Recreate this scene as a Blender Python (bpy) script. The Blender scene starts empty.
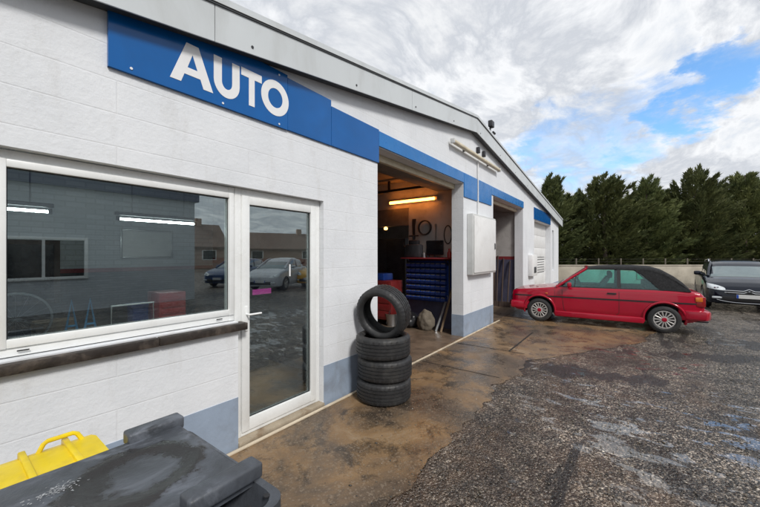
import bpy, bmesh, math, random
from mathutils import Vector, Matrix, noise
from mathutils.bvhtree import BVHTree
PI = math.pi; R = math.radians
random.seed(7)
scn = bpy.context.scene
COL = scn.collection

# ------------------------------------------------------------------ node helpers
def newmat(name):
    m = bpy.data.materials.new(name); m.use_nodes = True
    nt = m.node_tree; nt.nodes.clear()
    out = nt.nodes.new('ShaderNodeOutputMaterial')
    return m, nt, out
def N(nt, typ, **kw):
    n = nt.nodes.new(typ)
    for k, v in kw.items():
        if k in n.inputs: n.inputs[k].default_value = v
        else: setattr(n, k, v)
    return n
def L(nt, a, b): nt.links.new(a, b)
def ramp(nt, src, stops, interp='LINEAR'):
    r = nt.nodes.new('ShaderNodeValToRGB'); e = r.color_ramp.elements
    r.color_ramp.interpolation = interp
    while len(e) < len(stops): e.new(0.5)
    for i, (p, c) in enumerate(stops):
        e[i].position = p
        e[i].color = (c, c, c, 1) if isinstance(c, (int, float)) else (c[0], c[1], c[2], 1)
    L(nt, src, r.inputs[0]); return r
def mixc(nt, fac, a, b, mode='MIX'):
    m = nt.nodes.new('ShaderNodeMix'); m.data_type = 'RGBA'; m.blend_type = mode
    for k, v in ((0, fac), (6, a), (7, b)):
        s = m.inputs[k]
        if hasattr(v, 'is_linked'): L(nt, v, s)
        elif k == 0: s.default_value = v
        elif isinstance(v, (int, float)): s.default_value = (v, v, v, 1)
        else: s.default_value = (v[0], v[1], v[2], 1)
    return m.outputs[2]
def math_(nt, op, a, b=None, c=None, clamp=False):
    m = nt.nodes.new('ShaderNodeMath'); m.operation = op; m.use_clamp = clamp
    for i, v in enumerate((a, b, c)):
        if v is None: continue
        if hasattr(v, 'is_linked'): L(nt, v, m.inputs[i])
        else: m.inputs[i].default_value = v
    return m.outputs[0]
def noise_(nt, vec, scale, detail=5, rough=.55, dist=0):
    n = N(nt, 'ShaderNodeTexNoise', Scale=scale, Detail=detail, Roughness=rough, Distortion=dist)
    if vec is not None: L(nt, vec, n.inputs['Vector'])
    return n.outputs['Fac']
def mapping(nt, vec, scale=(1,1,1), loc=(0,0,0), rot=(0,0,0)):
    m = nt.nodes.new('ShaderNodeMapping')
    m.inputs['Scale'].default_value = scale; m.inputs['Location'].default_value = loc; m.inputs['Rotation'].default_value = rot
    L(nt, vec, m.inputs['Vector']); return m.outputs[0]
def objco(nt): return nt.nodes.new('ShaderNodeTexCoord').outputs['Object']
def bump(nt, h, strength=.3, dist=.01, nrm=None):
    b = N(nt, 'ShaderNodeBump', Strength=strength, Distance=dist); L(nt, h, b.inputs['Height'])
    if nrm is not None: L(nt, nrm, b.inputs['Normal'])
    return b.outputs[0]
def pbr(name, col, rough=.5, metal=0, var=.12, scale=6, bmp=0, bscale=60, coat=0, dirt=None, rvar=.12, spec=.5, stretch=(1,1,1)):
    m, nt, out = newmat(name)
    p = N(nt, 'ShaderNodeBsdfPrincipled', Metallic=metal)
    co = mapping(nt, objco(nt), stretch)
    n1 = noise_(nt, co, scale, 6, .6)
    lo = [max(0, c*(1-var)) for c in col]; hi = [min(1, c*(1+var)) for c in col]
    c = ramp(nt, n1, [(.3, lo), (.7, hi)]).outputs[0]
    if dirt:
        dcol, amt, dsc = dirt
        n2 = noise_(nt, co, dsc, 8, .65, .4)
        f = ramp(nt, n2, [(.5, 0), (.72, amt)]).outputs[0]
        c = mixc(nt, f, c, dcol)
    L(nt, c, p.inputs['Base Color'])
    n3 = noise_(nt, co, scale*2.7, 4)
    rr = ramp(nt, n3, [(.3, max(.02, rough-rvar)), (.7, min(1, rough+rvar))]).outputs[0]
    L(nt, rr, p.inputs['Roughness'])
    p.inputs['Coat Weight'].default_value = coat; p.inputs['Coat Roughness'].default_value = .04
    p.inputs['Specular IOR Level'].default_value = spec
    if bmp:
        L(nt, bump(nt, noise_(nt, co, bscale, 5, .6), bmp, .01), p.inputs['Normal'])
    L(nt, p.outputs[0], out.inputs[0]); return m
def glass(name, tint=(.8,.86,.86), ior=1.5, rough=0.0, dirt=.02):
    m, nt, out = newmat(name)
    t = N(nt, 'ShaderNodeBsdfTransparent'); t.inputs[0].default_value = (*tint, 1)
    g = N(nt, 'ShaderNodeBsdfGlossy', Roughness=rough); g.inputs[0].default_value = (.90,.98,1,1)
    fr = N(nt, 'ShaderNodeFresnel', IOR=ior)
    bf = nt.nodes.new('ShaderNodeNewGeometry').outputs['Backfacing']       # thin pane: both faces reflect like air to glass
    L(nt, math_(nt, 'MULTIPLY_ADD', bf, 1/ior-ior, ior), fr.inputs['IOR'])
    mx = nt.nodes.new('ShaderNodeMixShader'); L(nt, fr.outputs[0], mx.inputs[0]); L(nt, t.outputs[0], mx.inputs[1]); L(nt, g.outputs[0], mx.inputs[2])
    d = N(nt, 'ShaderNodeBsdfDiffuse'); d.inputs[0].default_value = (.5,.5,.48,1)
    mx2 = nt.nodes.new('ShaderNodeMixShader')
    dn = ramp(nt, noise_(nt, objco(nt), 5, 6), [(.45, 0), (.8, dirt)]).outputs[0]
    L(nt, dn, mx2.inputs[0]); L(nt, mx.outputs[0], mx2.inputs[1]); L(nt, d.outputs[0], mx2.inputs[2])
    L(nt, mx2.outputs[0], out.inputs[0]); return m
def emit(name, col, s):
    m, nt, out = newmat(name)
    e = N(nt, 'ShaderNodeEmission', Strength=s); e.inputs[0].default_value = (*col, 1)
    L(nt, e.outputs[0], out.inputs[0]); return m

# ------------------------------------------------------------------ mesh helpers
def box(bm, x0, x1, y0, y1, z0, z1, mi=0):
    vs = [bm.verts.new(p) for p in ((x0,y0,z0),(x1,y0,z0),(x1,y1,z0),(x0,y1,z0),(x0,y0,z1),(x1,y0,z1),(x1,y1,z1),(x0,y1,z1))]
    fs = []
    for f in ((0,3,2,1),(4,5,6,7),(0,1,5,4),(1,2,6,5),(2,3,7,6),(3,0,4,7)):
        q = bm.faces.new([vs[i] for i in f]); q.material_index = mi; fs.append(q)
    return vs
def bbox(bm, x0, x1, y0, y1, z0, z1, b=.01, seg=2, mi=0):
    t = bmesh.new(); box(t, x0, x1, y0, y1, z0, z1, mi)
    bmesh.ops.bevel(t, geom=t.edges[:], offset=b, segments=seg, affect='EDGES', profile=.5)
    me = bpy.data.meshes.new('tmp'); t.to_mesh(me); t.free(); bm.from_mesh(me); bpy.data.meshes.remove(me)
def prism(bm, pts, f0, f1):
    """pts: 2D outline; f0/f1 map a 2D point to the two end 3D points"""
    a = [bm.verts.new(f0(*p)) for p in pts]; b = [bm.verts.new(f1(*p)) for p in pts]
    n = len(pts)
    bm.faces.new(a[::-1]); bm.faces.new(b)
    for i in range(n): bm.faces.new((a[i], a[(i+1)%n], b[(i+1)%n], b[i]))
def tube(bm, pts, r, n=10, caps=True, closed=False):
    pts = [Vector(p) for p in pts]; rings = []
    m = len(pts)
    rr = r if isinstance(r, (list, tuple)) else [r]*m
    up = None
    for i, p in enumerate(pts):
        if closed: t = pts[(i+1)%m]-pts[i-1]
        else: t = pts[min(i+1, m-1)]-pts[max(i-1, 0)]
        t.normalize()
        if up is None: up = Vector((0,0,1)) if abs(t.z) < .9 else Vector((1,0,0))
        a = t.cross(up).normalized(); b = a.cross(t).normalized(); up = b
        rings.append([bm.verts.new(p + (a*math.cos(2*PI*k/n) + b*math.sin(2*PI*k/n))*rr[i]) for k in range(n)])
    for i in range(m if closed else m-1):
        A, B = rings[i], rings[(i+1)%m]
        for k in range(n): bm.faces.new((A[k], A[(k+1)%n], B[(k+1)%n], B[k]))
    if caps and not closed:
        bm.faces.new(rings[0]); bm.faces.new(rings[-1][::-1])
def lathe(bm, prof, n=48, mtx=None, rfun=None):
    """prof: (r, h) pairs around z; closed loop when first==last"""
    closed = prof[0] == prof[-1]
    pr = prof[:-1] if closed else prof
    rings = []
    for j in range(n):
        a = 2*PI*j/n; ring = []
        for i, (r, h) in enumerate(pr):
            rr = rfun(i, j, r) if rfun else r
            v = Vector((rr*math.cos(a), rr*math.sin(a), h))
            if mtx: v = mtx @ v
            ring.append(bm.verts.new(v))
        rings.append(ring)
    m = len(pr)
    for j in range(n):
        A, B = rings[j], rings[(j+1)%n]
        for i in range(m if closed else m-1):
            k = (i+1) % m
            if pr[i][0] < 1e-6 and pr[k][0] < 1e-6: continue
            try: bm.faces.new((A[i], B[i], B[k], A[k]))
            except ValueError: pass
    if not closed:
        bmesh.ops.remove_doubles(bm, verts=[v for r in rings for v in (r[0], r[-1])], dist=1e-6)
def obj(name, bm, mats, parent=None, smooth=30, shift=None, kind=None):
    bmesh.ops.recalc_face_normals(bm, faces=bm.faces[:])
    me = bpy.data.meshes.new(name)
    bm.to_mesh(me); bm.free()
    for m in (mats if isinstance(mats, (list, tuple)) else [mats]): me.materials.append(m)
    if smooth:
        me.polygons.foreach_set('use_smooth', [True]*len(me.polygons))
        me.set_sharp_from_angle(angle=R(smooth))
    o = bpy.data.objects.new(name, me); COL.objects.link(o)
    if parent is not None: o.parent = parent
    if shift is not None: me.transform(Matrix.Translation(shift))
    if kind: o['kind'] = kind
    return o
def thing(name, label, cat, loc=(0,0,0), rz=0, group=None):
    o = bpy.data.objects.new(name, None); COL.objects.link(o)
    o.empty_display_size = .2
    o.location = loc; o.rotation_euler = (0,0,rz)
    return tag(o, label, cat, group)
def tag(o, label, cat, group=None):
    o['label'] = label; o['category'] = cat
    if group: o['group'] = group
    return o
def based(o):
    """move the origin of a single-mesh thing to the middle of its base"""
    vs = [v.co for v in o.data.vertices]
    c = Vector(((min(v.x for v in vs)+max(v.x for v in vs))/2, (min(v.y for v in vs)+max(v.y for v in vs))/2, min(v.z for v in vs)))
    o.data.transform(Matrix.Translation(-c)); o.location = o.location + c
    return o
def copy_tree(o, parent=None):
    c = o.copy(); COL.objects.link(c)
    if parent: c.parent = parent
    for ch in o.children: copy_tree(ch, c)
    return c
def boolean(bm, cutter, op='DIFFERENCE'):
    """bm - cutter -> new bmesh (material slots by index)"""
    obs = []
    for b in (bm, cutter):
        bmesh.ops.recalc_face_normals(b, faces=b.faces[:])
        me = bpy.data.meshes.new('tmp'); b.to_mesh(me); b.free()
        me.materials.append(None); me.materials.append(None)
        o = bpy.data.objects.new('tmp', me); COL.objects.link(o); obs.append(o)
    md = obs[0].modifiers.new('b', 'BOOLEAN'); md.operation = op; md.object = obs[1]; md.solver = 'EXACT'
    dg = bpy.context.evaluated_depsgraph_get(); dg.update()
    me = bpy.data.meshes.new_from_object(obs[0].evaluated_get(dg))
    r = bmesh.new(); r.from_mesh(me)
    for o in obs:
        m = o.data; bpy.data.objects.remove(o); bpy.data.meshes.remove(m)
    bpy.data.meshes.remove(me)
    return r

# ------------------------------------------------------------------ camera, light, world
cam = bpy.data.cameras.new('camera'); co = bpy.data.objects.new('camera', cam); COL.objects.link(co)
YAW = 36.6
co.location = (0, 0, 1.66); co.rotation_euler = (R(90), 0, R(YAW-90))
cam.lens = 16.01; cam.sensor_width = 36; cam.shift_y = 1.0/760; cam.clip_end = 2000; cam.clip_start = .05
scn.camera = co
SUN_AZ = Vector((-.42, -.907))      # the side the sun stands on (behind the photographer, to the left)
SUN_EL = R(42)
sd = bpy.data.lights.new('sun', 'SUN'); sd.energy = 1.5; sd.angle = R(11); sd.color = (1, .97, .93)
so = bpy.data.objects.new('sun', sd); COL.objects.link(so)
sv = Vector((SUN_AZ.x*math.cos(SUN_EL), SUN_AZ.y*math.cos(SUN_EL), math.sin(SUN_EL)))
so.rotation_euler = sv.to_track_quat('Z', 'Y').to_euler(); so.location = (0, -10, 20)

w = bpy.data.worlds.new('World'); scn.world = w; w.use_nodes = True
nt = w.node_tree; nt.nodes.clear()
out = nt.nodes.new('ShaderNodeOutputWorld')
sky = nt.nodes.new('ShaderNodeTexSky'); sky.sky_type = 'NISHITA'; sky.sun_disc = False
sky.sun_elevation = SUN_EL; sky.sun_rotation = math.atan2(SUN_AZ.x, SUN_AZ.y)
sky.air_density = 1.0; sky.dust_density = .6; sky.ozone_density = 2.0
tc = nt.nodes.new('ShaderNodeTexCoord')
d = tc.outputs['Generated']
sep = nt.nodes.new('ShaderNodeSeparateXYZ'); L(nt, d, sep.inputs[0])
den = math_(nt, 'ADD', math_(nt, 'MAXIMUM', sep.outputs[2], 0.0), .18)
cx = math_(nt, 'DIVIDE', sep.outputs[0], den); cy = math_(nt, 'DIVIDE', sep.outputs[1], den)
cmb = nt.nodes.new('ShaderNodeCombineXYZ'); L(nt, cx, cmb.inputs[0]); L(nt, cy, cmb.inputs[1])
pl = mapping(nt, cmb.outputs[0], (1,1,1), (3.1,1.7,0))
big = noise_(nt, pl, .9, 12, .60, .35)
fine = noise_(nt, mapping(nt, cmb.outputs[0], (1.0,1.5,1), (8,2,0), (0,0,R(25))), 2.1, 12, .64, .5)
# gap in the cloud: direction of the blue patch
wn = N(nt, 'ShaderNodeTexNoise', Scale=4.2, Detail=9, Roughness=.62); L(nt, mapping(nt, d, (1,1,2.2)), wn.inputs['Vector'])
wsub = nt.nodes.new('ShaderNodeVectorMath'); wsub.operation = 'SUBTRACT'; L(nt, wn.outputs['Color'], wsub.inputs[0]); wsub.inputs[1].default_value = (.5,.5,.5)
wsc = nt.nodes.new('ShaderNodeVectorMath'); wsc.operation = 'MULTIPLY'; L(nt, wsub.outputs[0], wsc.inputs[0]); wsc.inputs[1].default_value = (.75,.75,.42)
wadd = nt.nodes.new('ShaderNodeVectorMath'); wadd.operation = 'ADD'; L(nt, d, wadd.inputs[0]); L(nt, wsc.outputs[0], wadd.inputs[1])
def lobe(vec, width):
    v = Vector(vec).normalized()
    dp = nt.nodes.new('ShaderNodeVectorMath'); dp.operation = 'DOT_PRODUCT'
    nv = nt.nodes.new('ShaderNodeVectorMath'); nv.operation = 'NORMALIZE'; L(nt, wadd.outputs[0], nv.inputs[0])
    L(nt, nv.outputs[0], dp.inputs[0]); dp.inputs[1].default_value = v
    mr = nt.nodes.new('ShaderNodeMapRange'); mr.interpolation_type = 'SMOOTHSTEP'
    L(nt, dp.outputs['Value'], mr.inputs[0]); mr.inputs[1].default_value = math.cos(R(width)); mr.inputs[2].default_value = 1
    return mr.outputs[0]
def pxdir(px, py):
    k = (px-380)/338; c, s = math.cos(R(YAW)), math.sin(R(YAW))
    return (c+s*k, s-c*k, (254.5-py)/338)
g1 = lobe(pxdir(722, 84), 7); g2 = lobe(pxdir(600, 146), 9); g3 = lobe(pxdir(668, 122), 8); g4 = lobe(pxdir(545, 162), 9)
gap = math_(nt, 'ADD', math_(nt, 'MULTIPLY', g1, .305), math_(nt, 'ADD', math_(nt, 'MULTIPLY', g2, .16), math_(nt, 'ADD', math_(nt, 'MULTIPLY', g3, .09), math_(nt, 'MULTIPLY', g4, .13))))
cov = math_(nt, 'SUBTRACT', math_(nt, 'ADD', math_(nt, 'MULTIPLY', big, .55), math_(nt, 'MULTIPLY', fine, .45)), gap)
mask = nt.nodes.new('ShaderNodeMapRange'); mask.interpolation_type = 'SMOOTHSTEP'
L(nt, cov, mask.inputs[0]); mask.inputs[1].default_value = .10; mask.inputs[2].default_value = .43
ccol = ramp(nt, math_(nt, 'ADD', math_(nt, 'MULTIPLY', big, .5), math_(nt, 'MULTIPLY', fine, .5)),
            [(.36, (4.4,4.65,5.0)), (.45, (5.8,5.9,6.05)), (.515, (3.85,4.05,4.4)), (.58, (5.3,5.4,5.55)), (.70, (6.0,6.0,6.05))])
cc = mixc(nt, mask.outputs[0], mixc(nt, 1.0, sky.outputs[0], (1.0,1.35,1.55), 'MULTIPLY'), ccol.outputs[0])
bg = nt.nodes.new('ShaderNodeBackground'); bg.inputs[1].default_value = .10
L(nt, cc, bg.inputs[0]); L(nt, bg.outputs[0], out.inputs[0])
vs = scn.view_settings; vs.view_transform = 'Standard'; vs.look = 'None'; vs.gamma = 1; vs.exposure = 0.74; vs.use_curve_mapping = False
scn.cycles.max_bounces = 8; scn.cycles.transparent_max_bounces = 16; scn.cycles.sample_clamp_indirect = 4

# ------------------------------------------------------------------ materials
def wall_white():
    m, nt, out = newmat('painted_block')
    p = N(nt, 'ShaderNodeBsdfPrincipled', Roughness=.62)
    co = objco(nt); sp = nt.nodes.new('ShaderNodeSeparateXYZ'); L(nt, co, sp.inputs[0])
    cb = nt.nodes.new('ShaderNodeCombineXYZ'); L(nt, math_(nt, 'ADD', sp.outputs[0], sp.outputs[1]), cb.inputs[0]); L(nt, sp.outputs[2], cb.inputs[1])
    br = N(nt, 'ShaderNodeTexBrick', Scale=1.0); L(nt, cb.outputs[0], br.inputs['Vector'])
    br.inputs['Mortar Size'].default_value = .006; br.inputs['Mortar Smooth'].default_value = .7
    br.inputs['Brick Width'].default_value = 1.9; br.inputs['Row Height'].default_value = .215
    br.inputs['Color1'].default_value = (1,1,1,1); br.inputs['Color2'].default_value = (.93,.93,.93,1); br.inputs['Mortar'].default_value = (0,0,0,1)
    n1 = noise_(nt, co, 1.3, 8, .65); n2 = noise_(nt, mapping(nt, co, (1,1,.25)), 5, 8, .7)
    c = ramp(nt, n1, [(.3, (.69,.71,.735)), (.65, (.79,.805,.825))]).outputs[0]
    c = mixc(nt, ramp(nt, n2, [(.54, 0), (.76, .38)]).outputs[0], c, (.50,.48,.44))
    spk = noise_(nt, co, 38, 4, .7)
    c = mixc(nt, ramp(nt, spk, [(.66, 0), (.74, .35)]).outputs[0], c, (.42,.40,.38))
    c = mixc(nt, math_(nt, 'MULTIPLY', br.outputs['Fac'], .13), c, (.55,.54,.52))
    L(nt, c, p.inputs['Base Color'])
    wav = noise_(nt, co, 30, 6, .65)
    hgt = math_(nt, 'ADD', math_(nt, 'MULTIPLY', br.outputs['Fac'], -.24), math_(nt, 'ADD', math_(nt, 'MULTIPLY', wav, .75), math_(nt, 'MULTIPLY', noise_(nt, mapping(nt, co, (.8,.8,1.6)), 5, 5), .6)))
    L(nt, bump(nt, hgt, .40, .012), p.inputs['Normal'])
    L(nt, p.outputs[0], out.inputs[0]); return m
M = {}
M['wall'] = wall_white()
M['smooth_white'] = pbr('smooth_white_plaster', (.76,.76,.75), .6, var=.05, scale=2, bmp=.12, bscale=30, dirt=((.5,.48,.45), .3, 3))
M['dado'] = pbr('blue_grey_dado', (.29,.355,.45), .55, var=.1, scale=4, bmp=.2, bscale=35, dirt=((.16,.15,.14), .5, 2.5))
M['upvc'] = pbr('white_upvc', (.80,.81,.80), .28, var=.03, scale=3, dirt=((.5,.48,.42), .22, 4))
M['gasket'] = pbr('black_gasket', (.02,.02,.022), .5)
M['glass'] = glass('window_glass', (.88,.93,.92), 2.6)
M['sill'] = pbr('slate_sill', (.030,.023,.019), .5, var=.4, scale=12, bmp=.2, dirt=((.25,.2,.16), .5, 6))
M['blue'] = pbr('blue_enamel', (.001,.105,.36), .2, var=.10, scale=2, coat=.15, spec=.3, dirt=((.004,.075,.24), .4, 2), rvar=.05)
M['blue_pale'] = pbr('faded_blue_enamel', (.012,.165,.47), .3, var=.1, scale=2, coat=.1, spec=.3, dirt=((.05,.20,.46), .5, 2.5))
M['letter'] = pbr('white_letters', (.82,.82,.82), .4, var=.02)
M['fascia'] = pbr('grey_fascia_sheet', (.58,.61,.62), .45, var=.05, scale=1.5, dirt=((.36,.36,.34), .4, 2), stretch=(1,1,.4))
M['dark_trim'] = pbr('dark_trim', (.05,.055,.06), .5)
M['roof'] = pbr('roof_sheet', (.18,.19,.20), .55, var=.15)
M['metal'] = pbr('grey_metal', (.45,.46,.47), .4, metal=.9)
M['steel_dark'] = pbr('dark_steel', (.05,.05,.055), .45, metal=.5)
M['cream'] = pbr('cream_paint', (.62,.55,.40), .5, var=.08, dirt=((.28,.22,.15), .5, 5))
M['strip'] = pbr('cream_threshold', (.62,.53,.40), .5, var=.15, scale=9, dirt=((.20,.15,.10), .7, 6))
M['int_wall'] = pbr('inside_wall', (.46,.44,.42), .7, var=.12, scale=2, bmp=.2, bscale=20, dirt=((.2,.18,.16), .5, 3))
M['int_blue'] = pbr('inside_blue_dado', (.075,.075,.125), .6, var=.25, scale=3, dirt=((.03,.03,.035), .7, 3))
M['int_red'] = pbr('red_stripe', (.20,.02,.025), .6)
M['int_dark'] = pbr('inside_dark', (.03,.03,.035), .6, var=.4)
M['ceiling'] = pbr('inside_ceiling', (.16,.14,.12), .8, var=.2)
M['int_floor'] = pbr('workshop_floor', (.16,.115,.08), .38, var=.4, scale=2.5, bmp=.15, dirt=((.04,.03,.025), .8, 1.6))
M['orange_tube'] = emit('orange_tube', (1, .28, .04), 11)
M['white_tube'] = emit('white_tube', (.92, 1, .98), 22)
M['small_lamp'] = emit('small_lamp', (1, .5, .15), 3)
M['rubber'] = pbr('tyre_rubber', (.022,.022,.023), .55, var=.3, scale=9, bmp=.15, bscale=90, dirt=((.07,.065,.055), .5, 5))
M['bin_blue'] = pbr('blue_plastic', (.012,.05,.26), .4, var=.15)
M['grey_plastic'] = pbr('grey_box', (.60,.61,.60), .45, var=.06, dirt=((.4,.39,.36), .4, 4))
M['red_plain'] = pbr('red_enamel', (.33,.02,.02), .35, coat=.4)
M['red_dark'] = pbr('dark_red_enamel', (.15,.015,.015), .4, coat=.3)
M['yellow'] = pbr('yellow_plastic', (.80,.60,.01), .42, var=.1, scale=5, bmp=.12, bscale=40, dirt=((.40,.27,.02), .55, 4))
M['screen'] = pbr('screen_black', (.012,.013,.016), .15)
M['wood'] = pbr('old_wood', (.22,.15,.09), .7, var=.35, scale=8, stretch=(1,1,.15))
M['wood_dark'] = pbr('dark_wood', (.075,.05,.04), .7, var=.4, scale=8, stretch=(1,1,.15))
M['sack'] = pbr('beige_sack', (.15,.125,.095), .85, var=.25, scale=9, bmp=.6, bscale=14)
M['black_bag'] = pbr('black_plastic_bag', (.015,.015,.017), .35, bmp=.8, bscale=12)
M['concrete_wall'] = pbr('pale_concrete', (.40,.36,.29), .85, var=.18, scale=1.6, bmp=.3, bscale=25, dirt=((.17,.15,.11), .6, 1.5))
M['step'] = pbr('stained_step', (.36,.30,.22), .8, var=.2, scale=6, dirt=((.14,.075,.03), .9, 4))
M['post'] = pbr('fence_post', (.16,.14,.11), .8)
M['wire'] = pbr('rusty_wire', (.05,.045,.04), .7)
M['green_board'] = pbr('green_board', (.10,.36,.22), .5)
M['pink'] = pbr('pink_paper', (.80,.10,.50), .6)
M['blue_stand'] = pbr('blue_enamel_stand', (.02,.22,.45), .4)

def lid_mat():
    m, nt, out = newmat('weathered_lid')
    p = N(nt, 'ShaderNodeBsdfPrincipled')
    co = objco(nt)
    a = noise_(nt, co, 3.0, 8, .65, .5); b = noise_(nt, mapping(nt, co, (1,2.2,1), rot=(0,0,R(35))), 5, 10, .7, .7); s = noise_(nt, co, 60, 4, .7)
    c = ramp(nt, a, [(.30, (.030,.033,.037)), (.48, (.065,.072,.084)), (.7, (.12,.135,.16))]).outputs[0]
    c = mixc(nt, ramp(nt, b, [(.5, 0), (.66, .55)]).outputs[0], c, (.22,.24,.28))
    c = mixc(nt, ramp(nt, s, [(.62, 0), (.72, .5)]).outputs[0], c, (.04,.04,.042))
    ds = nt.nodes.new('ShaderNodeVectorMath'); ds.operation = 'DISTANCE'
    L(nt, mapping(nt, co, (.87,1,0)), ds.inputs[0]); ds.inputs[1].default_value = (.31,.09,0)
    dd = math_(nt, 'ADD', ds.outputs['Value'], math_(nt, 'MULTIPLY_ADD', noise_(nt, co, 9, 7, .65), .22, -.11))
    wet = ramp(nt, dd, [(.085, .35), (.115, .92), (.165, .92), (.185, 0)]).outputs[0]
    c = mixc(nt, wet, c, (.022,.019,.018))
    L(nt, c, p.inputs['Base Color'])
    L(nt, mixc(nt, wet, ramp(nt, b, [(.3, .30), (.7, .6)]).outputs[0], .22), p.inputs['Roughness'])
    h = math_(nt, 'ADD', math_(nt, 'MULTIPLY', a, 1.0), math_(nt, 'MULTIPLY', s, .15))
    L(nt, bump(nt, h, .45, .02), p.inputs['Normal'])
    L(nt, p.outputs[0], out.inputs[0]); return m
M['lid'] = lid_mat()
M['lid_stain'] = pbr('damp_stain', (.035,.035,.038), .42, var=.5, scale=9, bmp=.3, bscale=25)
M['droppings'] = pbr('pale_dirt', (.34,.35,.36), .8, var=.3, scale=40)

def gravel_mat():
    m, nt, out = newmat('wet_gravel_asphalt')
    p = N(nt, 'ShaderNodeBsdfPrincipled')
    co = objco(nt)
    def vor(sc):
        v = N(nt, 'ShaderNodeTexVoronoi', Scale=sc, Randomness=1.0); L(nt, co, v.inputs['Vector'])
        sp = nt.nodes.new('ShaderNodeSeparateColor'); L(nt, v.outputs['Color'], sp.inputs[0]); return v, sp
    v1, sp1 = vor(46.0); v2, sp2 = vor(95.0)
    stone = ramp(nt, sp1.outputs[0], [(0, (.016,.015,.014)), (.45, (.056,.052,.048)), (.62, (.105,.082,.060)), (.80, (.21,.165,.125)), (.95, (.48,.42,.34))]).outputs[0]
    st2 = ramp(nt, sp2.outputs[0], [(0, (.012,.012,.011)), (.5, (.050,.047,.043)), (.76, (.11,.085,.062)), (.96, (.40,.34,.28))]).outputs[0]
    # matrix between the big stones is the fine aggregate
    inst = ramp(nt, v1.outputs['Distance'], [(.40, 1), (.55, 0)]).outputs[0]
    pick = math_(nt, 'MULTIPLY', inst, ramp(nt, sp1.outputs[1], [(.42, 0), (.5, 1)]).outputs[0])
    c = mixc(nt, pick, st2, stone)
    def patch(cx_, cy_, an, lx, ly):       # an oily patch with a ragged edge at one spot of the yard
        ds = nt.nodes.new('ShaderNodeVectorMath'); ds.operation = 'LENGTH'
        v = nt.nodes.new('ShaderNodeMapping'); v.vector_type = 'TEXTURE'; L(nt, co, v.inputs['Vector'])
        v.inputs['Location'].default_value = (cx_, cy_, 0); v.inputs['Rotation'].default_value = (0,0,R(an)); v.inputs['Scale'].default_value = (lx, ly, 1)
        L(nt, v.outputs[0], ds.inputs[0])
        return math_(nt, 'MULTIPLY', math_(nt, 'SUBTRACT', 1.0, ds.outputs['Value'], clamp=True), .26)
    big = noise_(nt, co, .55, 7, .6, .4); med = noise_(nt, co, 2.3, 8, .68, .3)
    sp = nt.nodes.new('ShaderNodeSeparateXYZ'); L(nt, co, sp.inputs[0])
    near = nt.nodes.new('ShaderNodeMapRange'); L(nt, sp.outputs[1], near.inputs[0])      # dirt washed off the concrete lies along its edge
    near.inputs[1].default_value = -.4; near.inputs[2].default_value = 1.3; near.inputs[3].default_value = -.03; near.inputs[4].default_value = .15
    brown = ramp(nt, math_(nt, 'ADD', math_(nt, 'ADD', math_(nt, 'MULTIPLY', big, .6), math_(nt, 'MULTIPLY', med, .4)), near.outputs[0]), [(.52, 0), (.68, .6)]).outputs[0]
    c = mixc(nt, brown, c, (.105,.060,.032))
    c = mixc(nt, 1.0, c, ramp(nt, noise_(nt, co, 9, 6, .7), [(.3, .40), (.7, 1.6)]).outputs[0], 'MULTIPLY')
    c = mixc(nt, 1.0, c, ramp(nt, noise_(nt, mapping(nt, co, (1,1,1), (9,3,0)), 1.4, 7, .66, .4), [(.36, .45), (.62, 1.5)]).outputs[0], 'MULTIPLY')
    # oily dark streaks running across the yard
    rt = mapping(nt, co, (.35,1.5,1), (0,.6,0), (0,0,R(-115)))
    on = noise_(nt, rt, 1.3, 9, .68, .6)
    pt = math_(nt, 'ADD', patch(5.55,.35,-82,1.5,.42), math_(nt, 'ADD', patch(7.6,-1.1,-65,1.6,.35), patch(9.5,-2.6,-60,2.2,.5)))
    oil = ramp(nt, math_(nt, 'ADD', on, pt), [(.575, 0), (.62, .9)]).outputs[0]
    c = mixc(nt, oil, c, (.012,.010,.009))
    L(nt, c, p.inputs['Base Color'])
    # standing water in broken patches
    pn = math_(nt, 'ADD', math_(nt, 'MULTIPLY', noise_(nt, mapping(nt, co, (.8,.8,1), (4,1,0)), .75, 4, .6, .5), .40), math_(nt, 'MULTIPLY', noise_(nt, mapping(nt, co, (1.7,.75,1), (0,0,0), (0,0,R(36))), 4.6, 5, .6, .5), .60))
    for pa in ((3.65,.25,-50,.55,.35), (3.2,.35,-55,.45,.25), (3.0,-.3,-52,.6,.3), (2.3,.15,-50,.45,.25), (5.2,-1.6,-60,1.2,.6), (6.6,-2.2,-60,1.4,.5), (2.2,-.5,-50,.5,.2)):
        pn = math_(nt, 'ADD', pn, math_(nt, 'MULTIPLY', patch(*pa), .24))
    pud = ramp(nt, pn, [(.562, 0), (.582, 1)]).outputs[0]
    pud = math_(nt, 'MULTIPLY', pud, ramp(nt, v1.outputs['Distance'], [(.10, .7), (.35, 1)]).outputs[0])
    film = ramp(nt, noise_(nt, co, 6, 6, .7), [(.35, .13), (.68, .42)]).outputs[0]
    L(nt, mixc(nt, oil, mixc(nt, pud, film, .03), .34), p.inputs['Roughness'])
    hs = math_(nt, 'ADD', math_(nt, 'MULTIPLY', v1.outputs['Distance'], -1.0), math_(nt, 'MULTIPLY', v2.outputs['Distance'], -.55))
    hs = math_(nt, 'ADD', hs, math_(nt, 'MULTIPLY', noise_(nt, co, 12, 5), 1.1))
    b = N(nt, 'ShaderNodeBump', Distance=.014); L(nt, hs, b.inputs['Height'])
    L(nt, math_(nt, 'MULTIPLY_ADD', pud, -.88, .95), b.inputs['Strength'])
    L(nt, b.outputs[0], p.inputs['Normal'])
    p.inputs['Specular IOR Level'].default_value = .65
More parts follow.
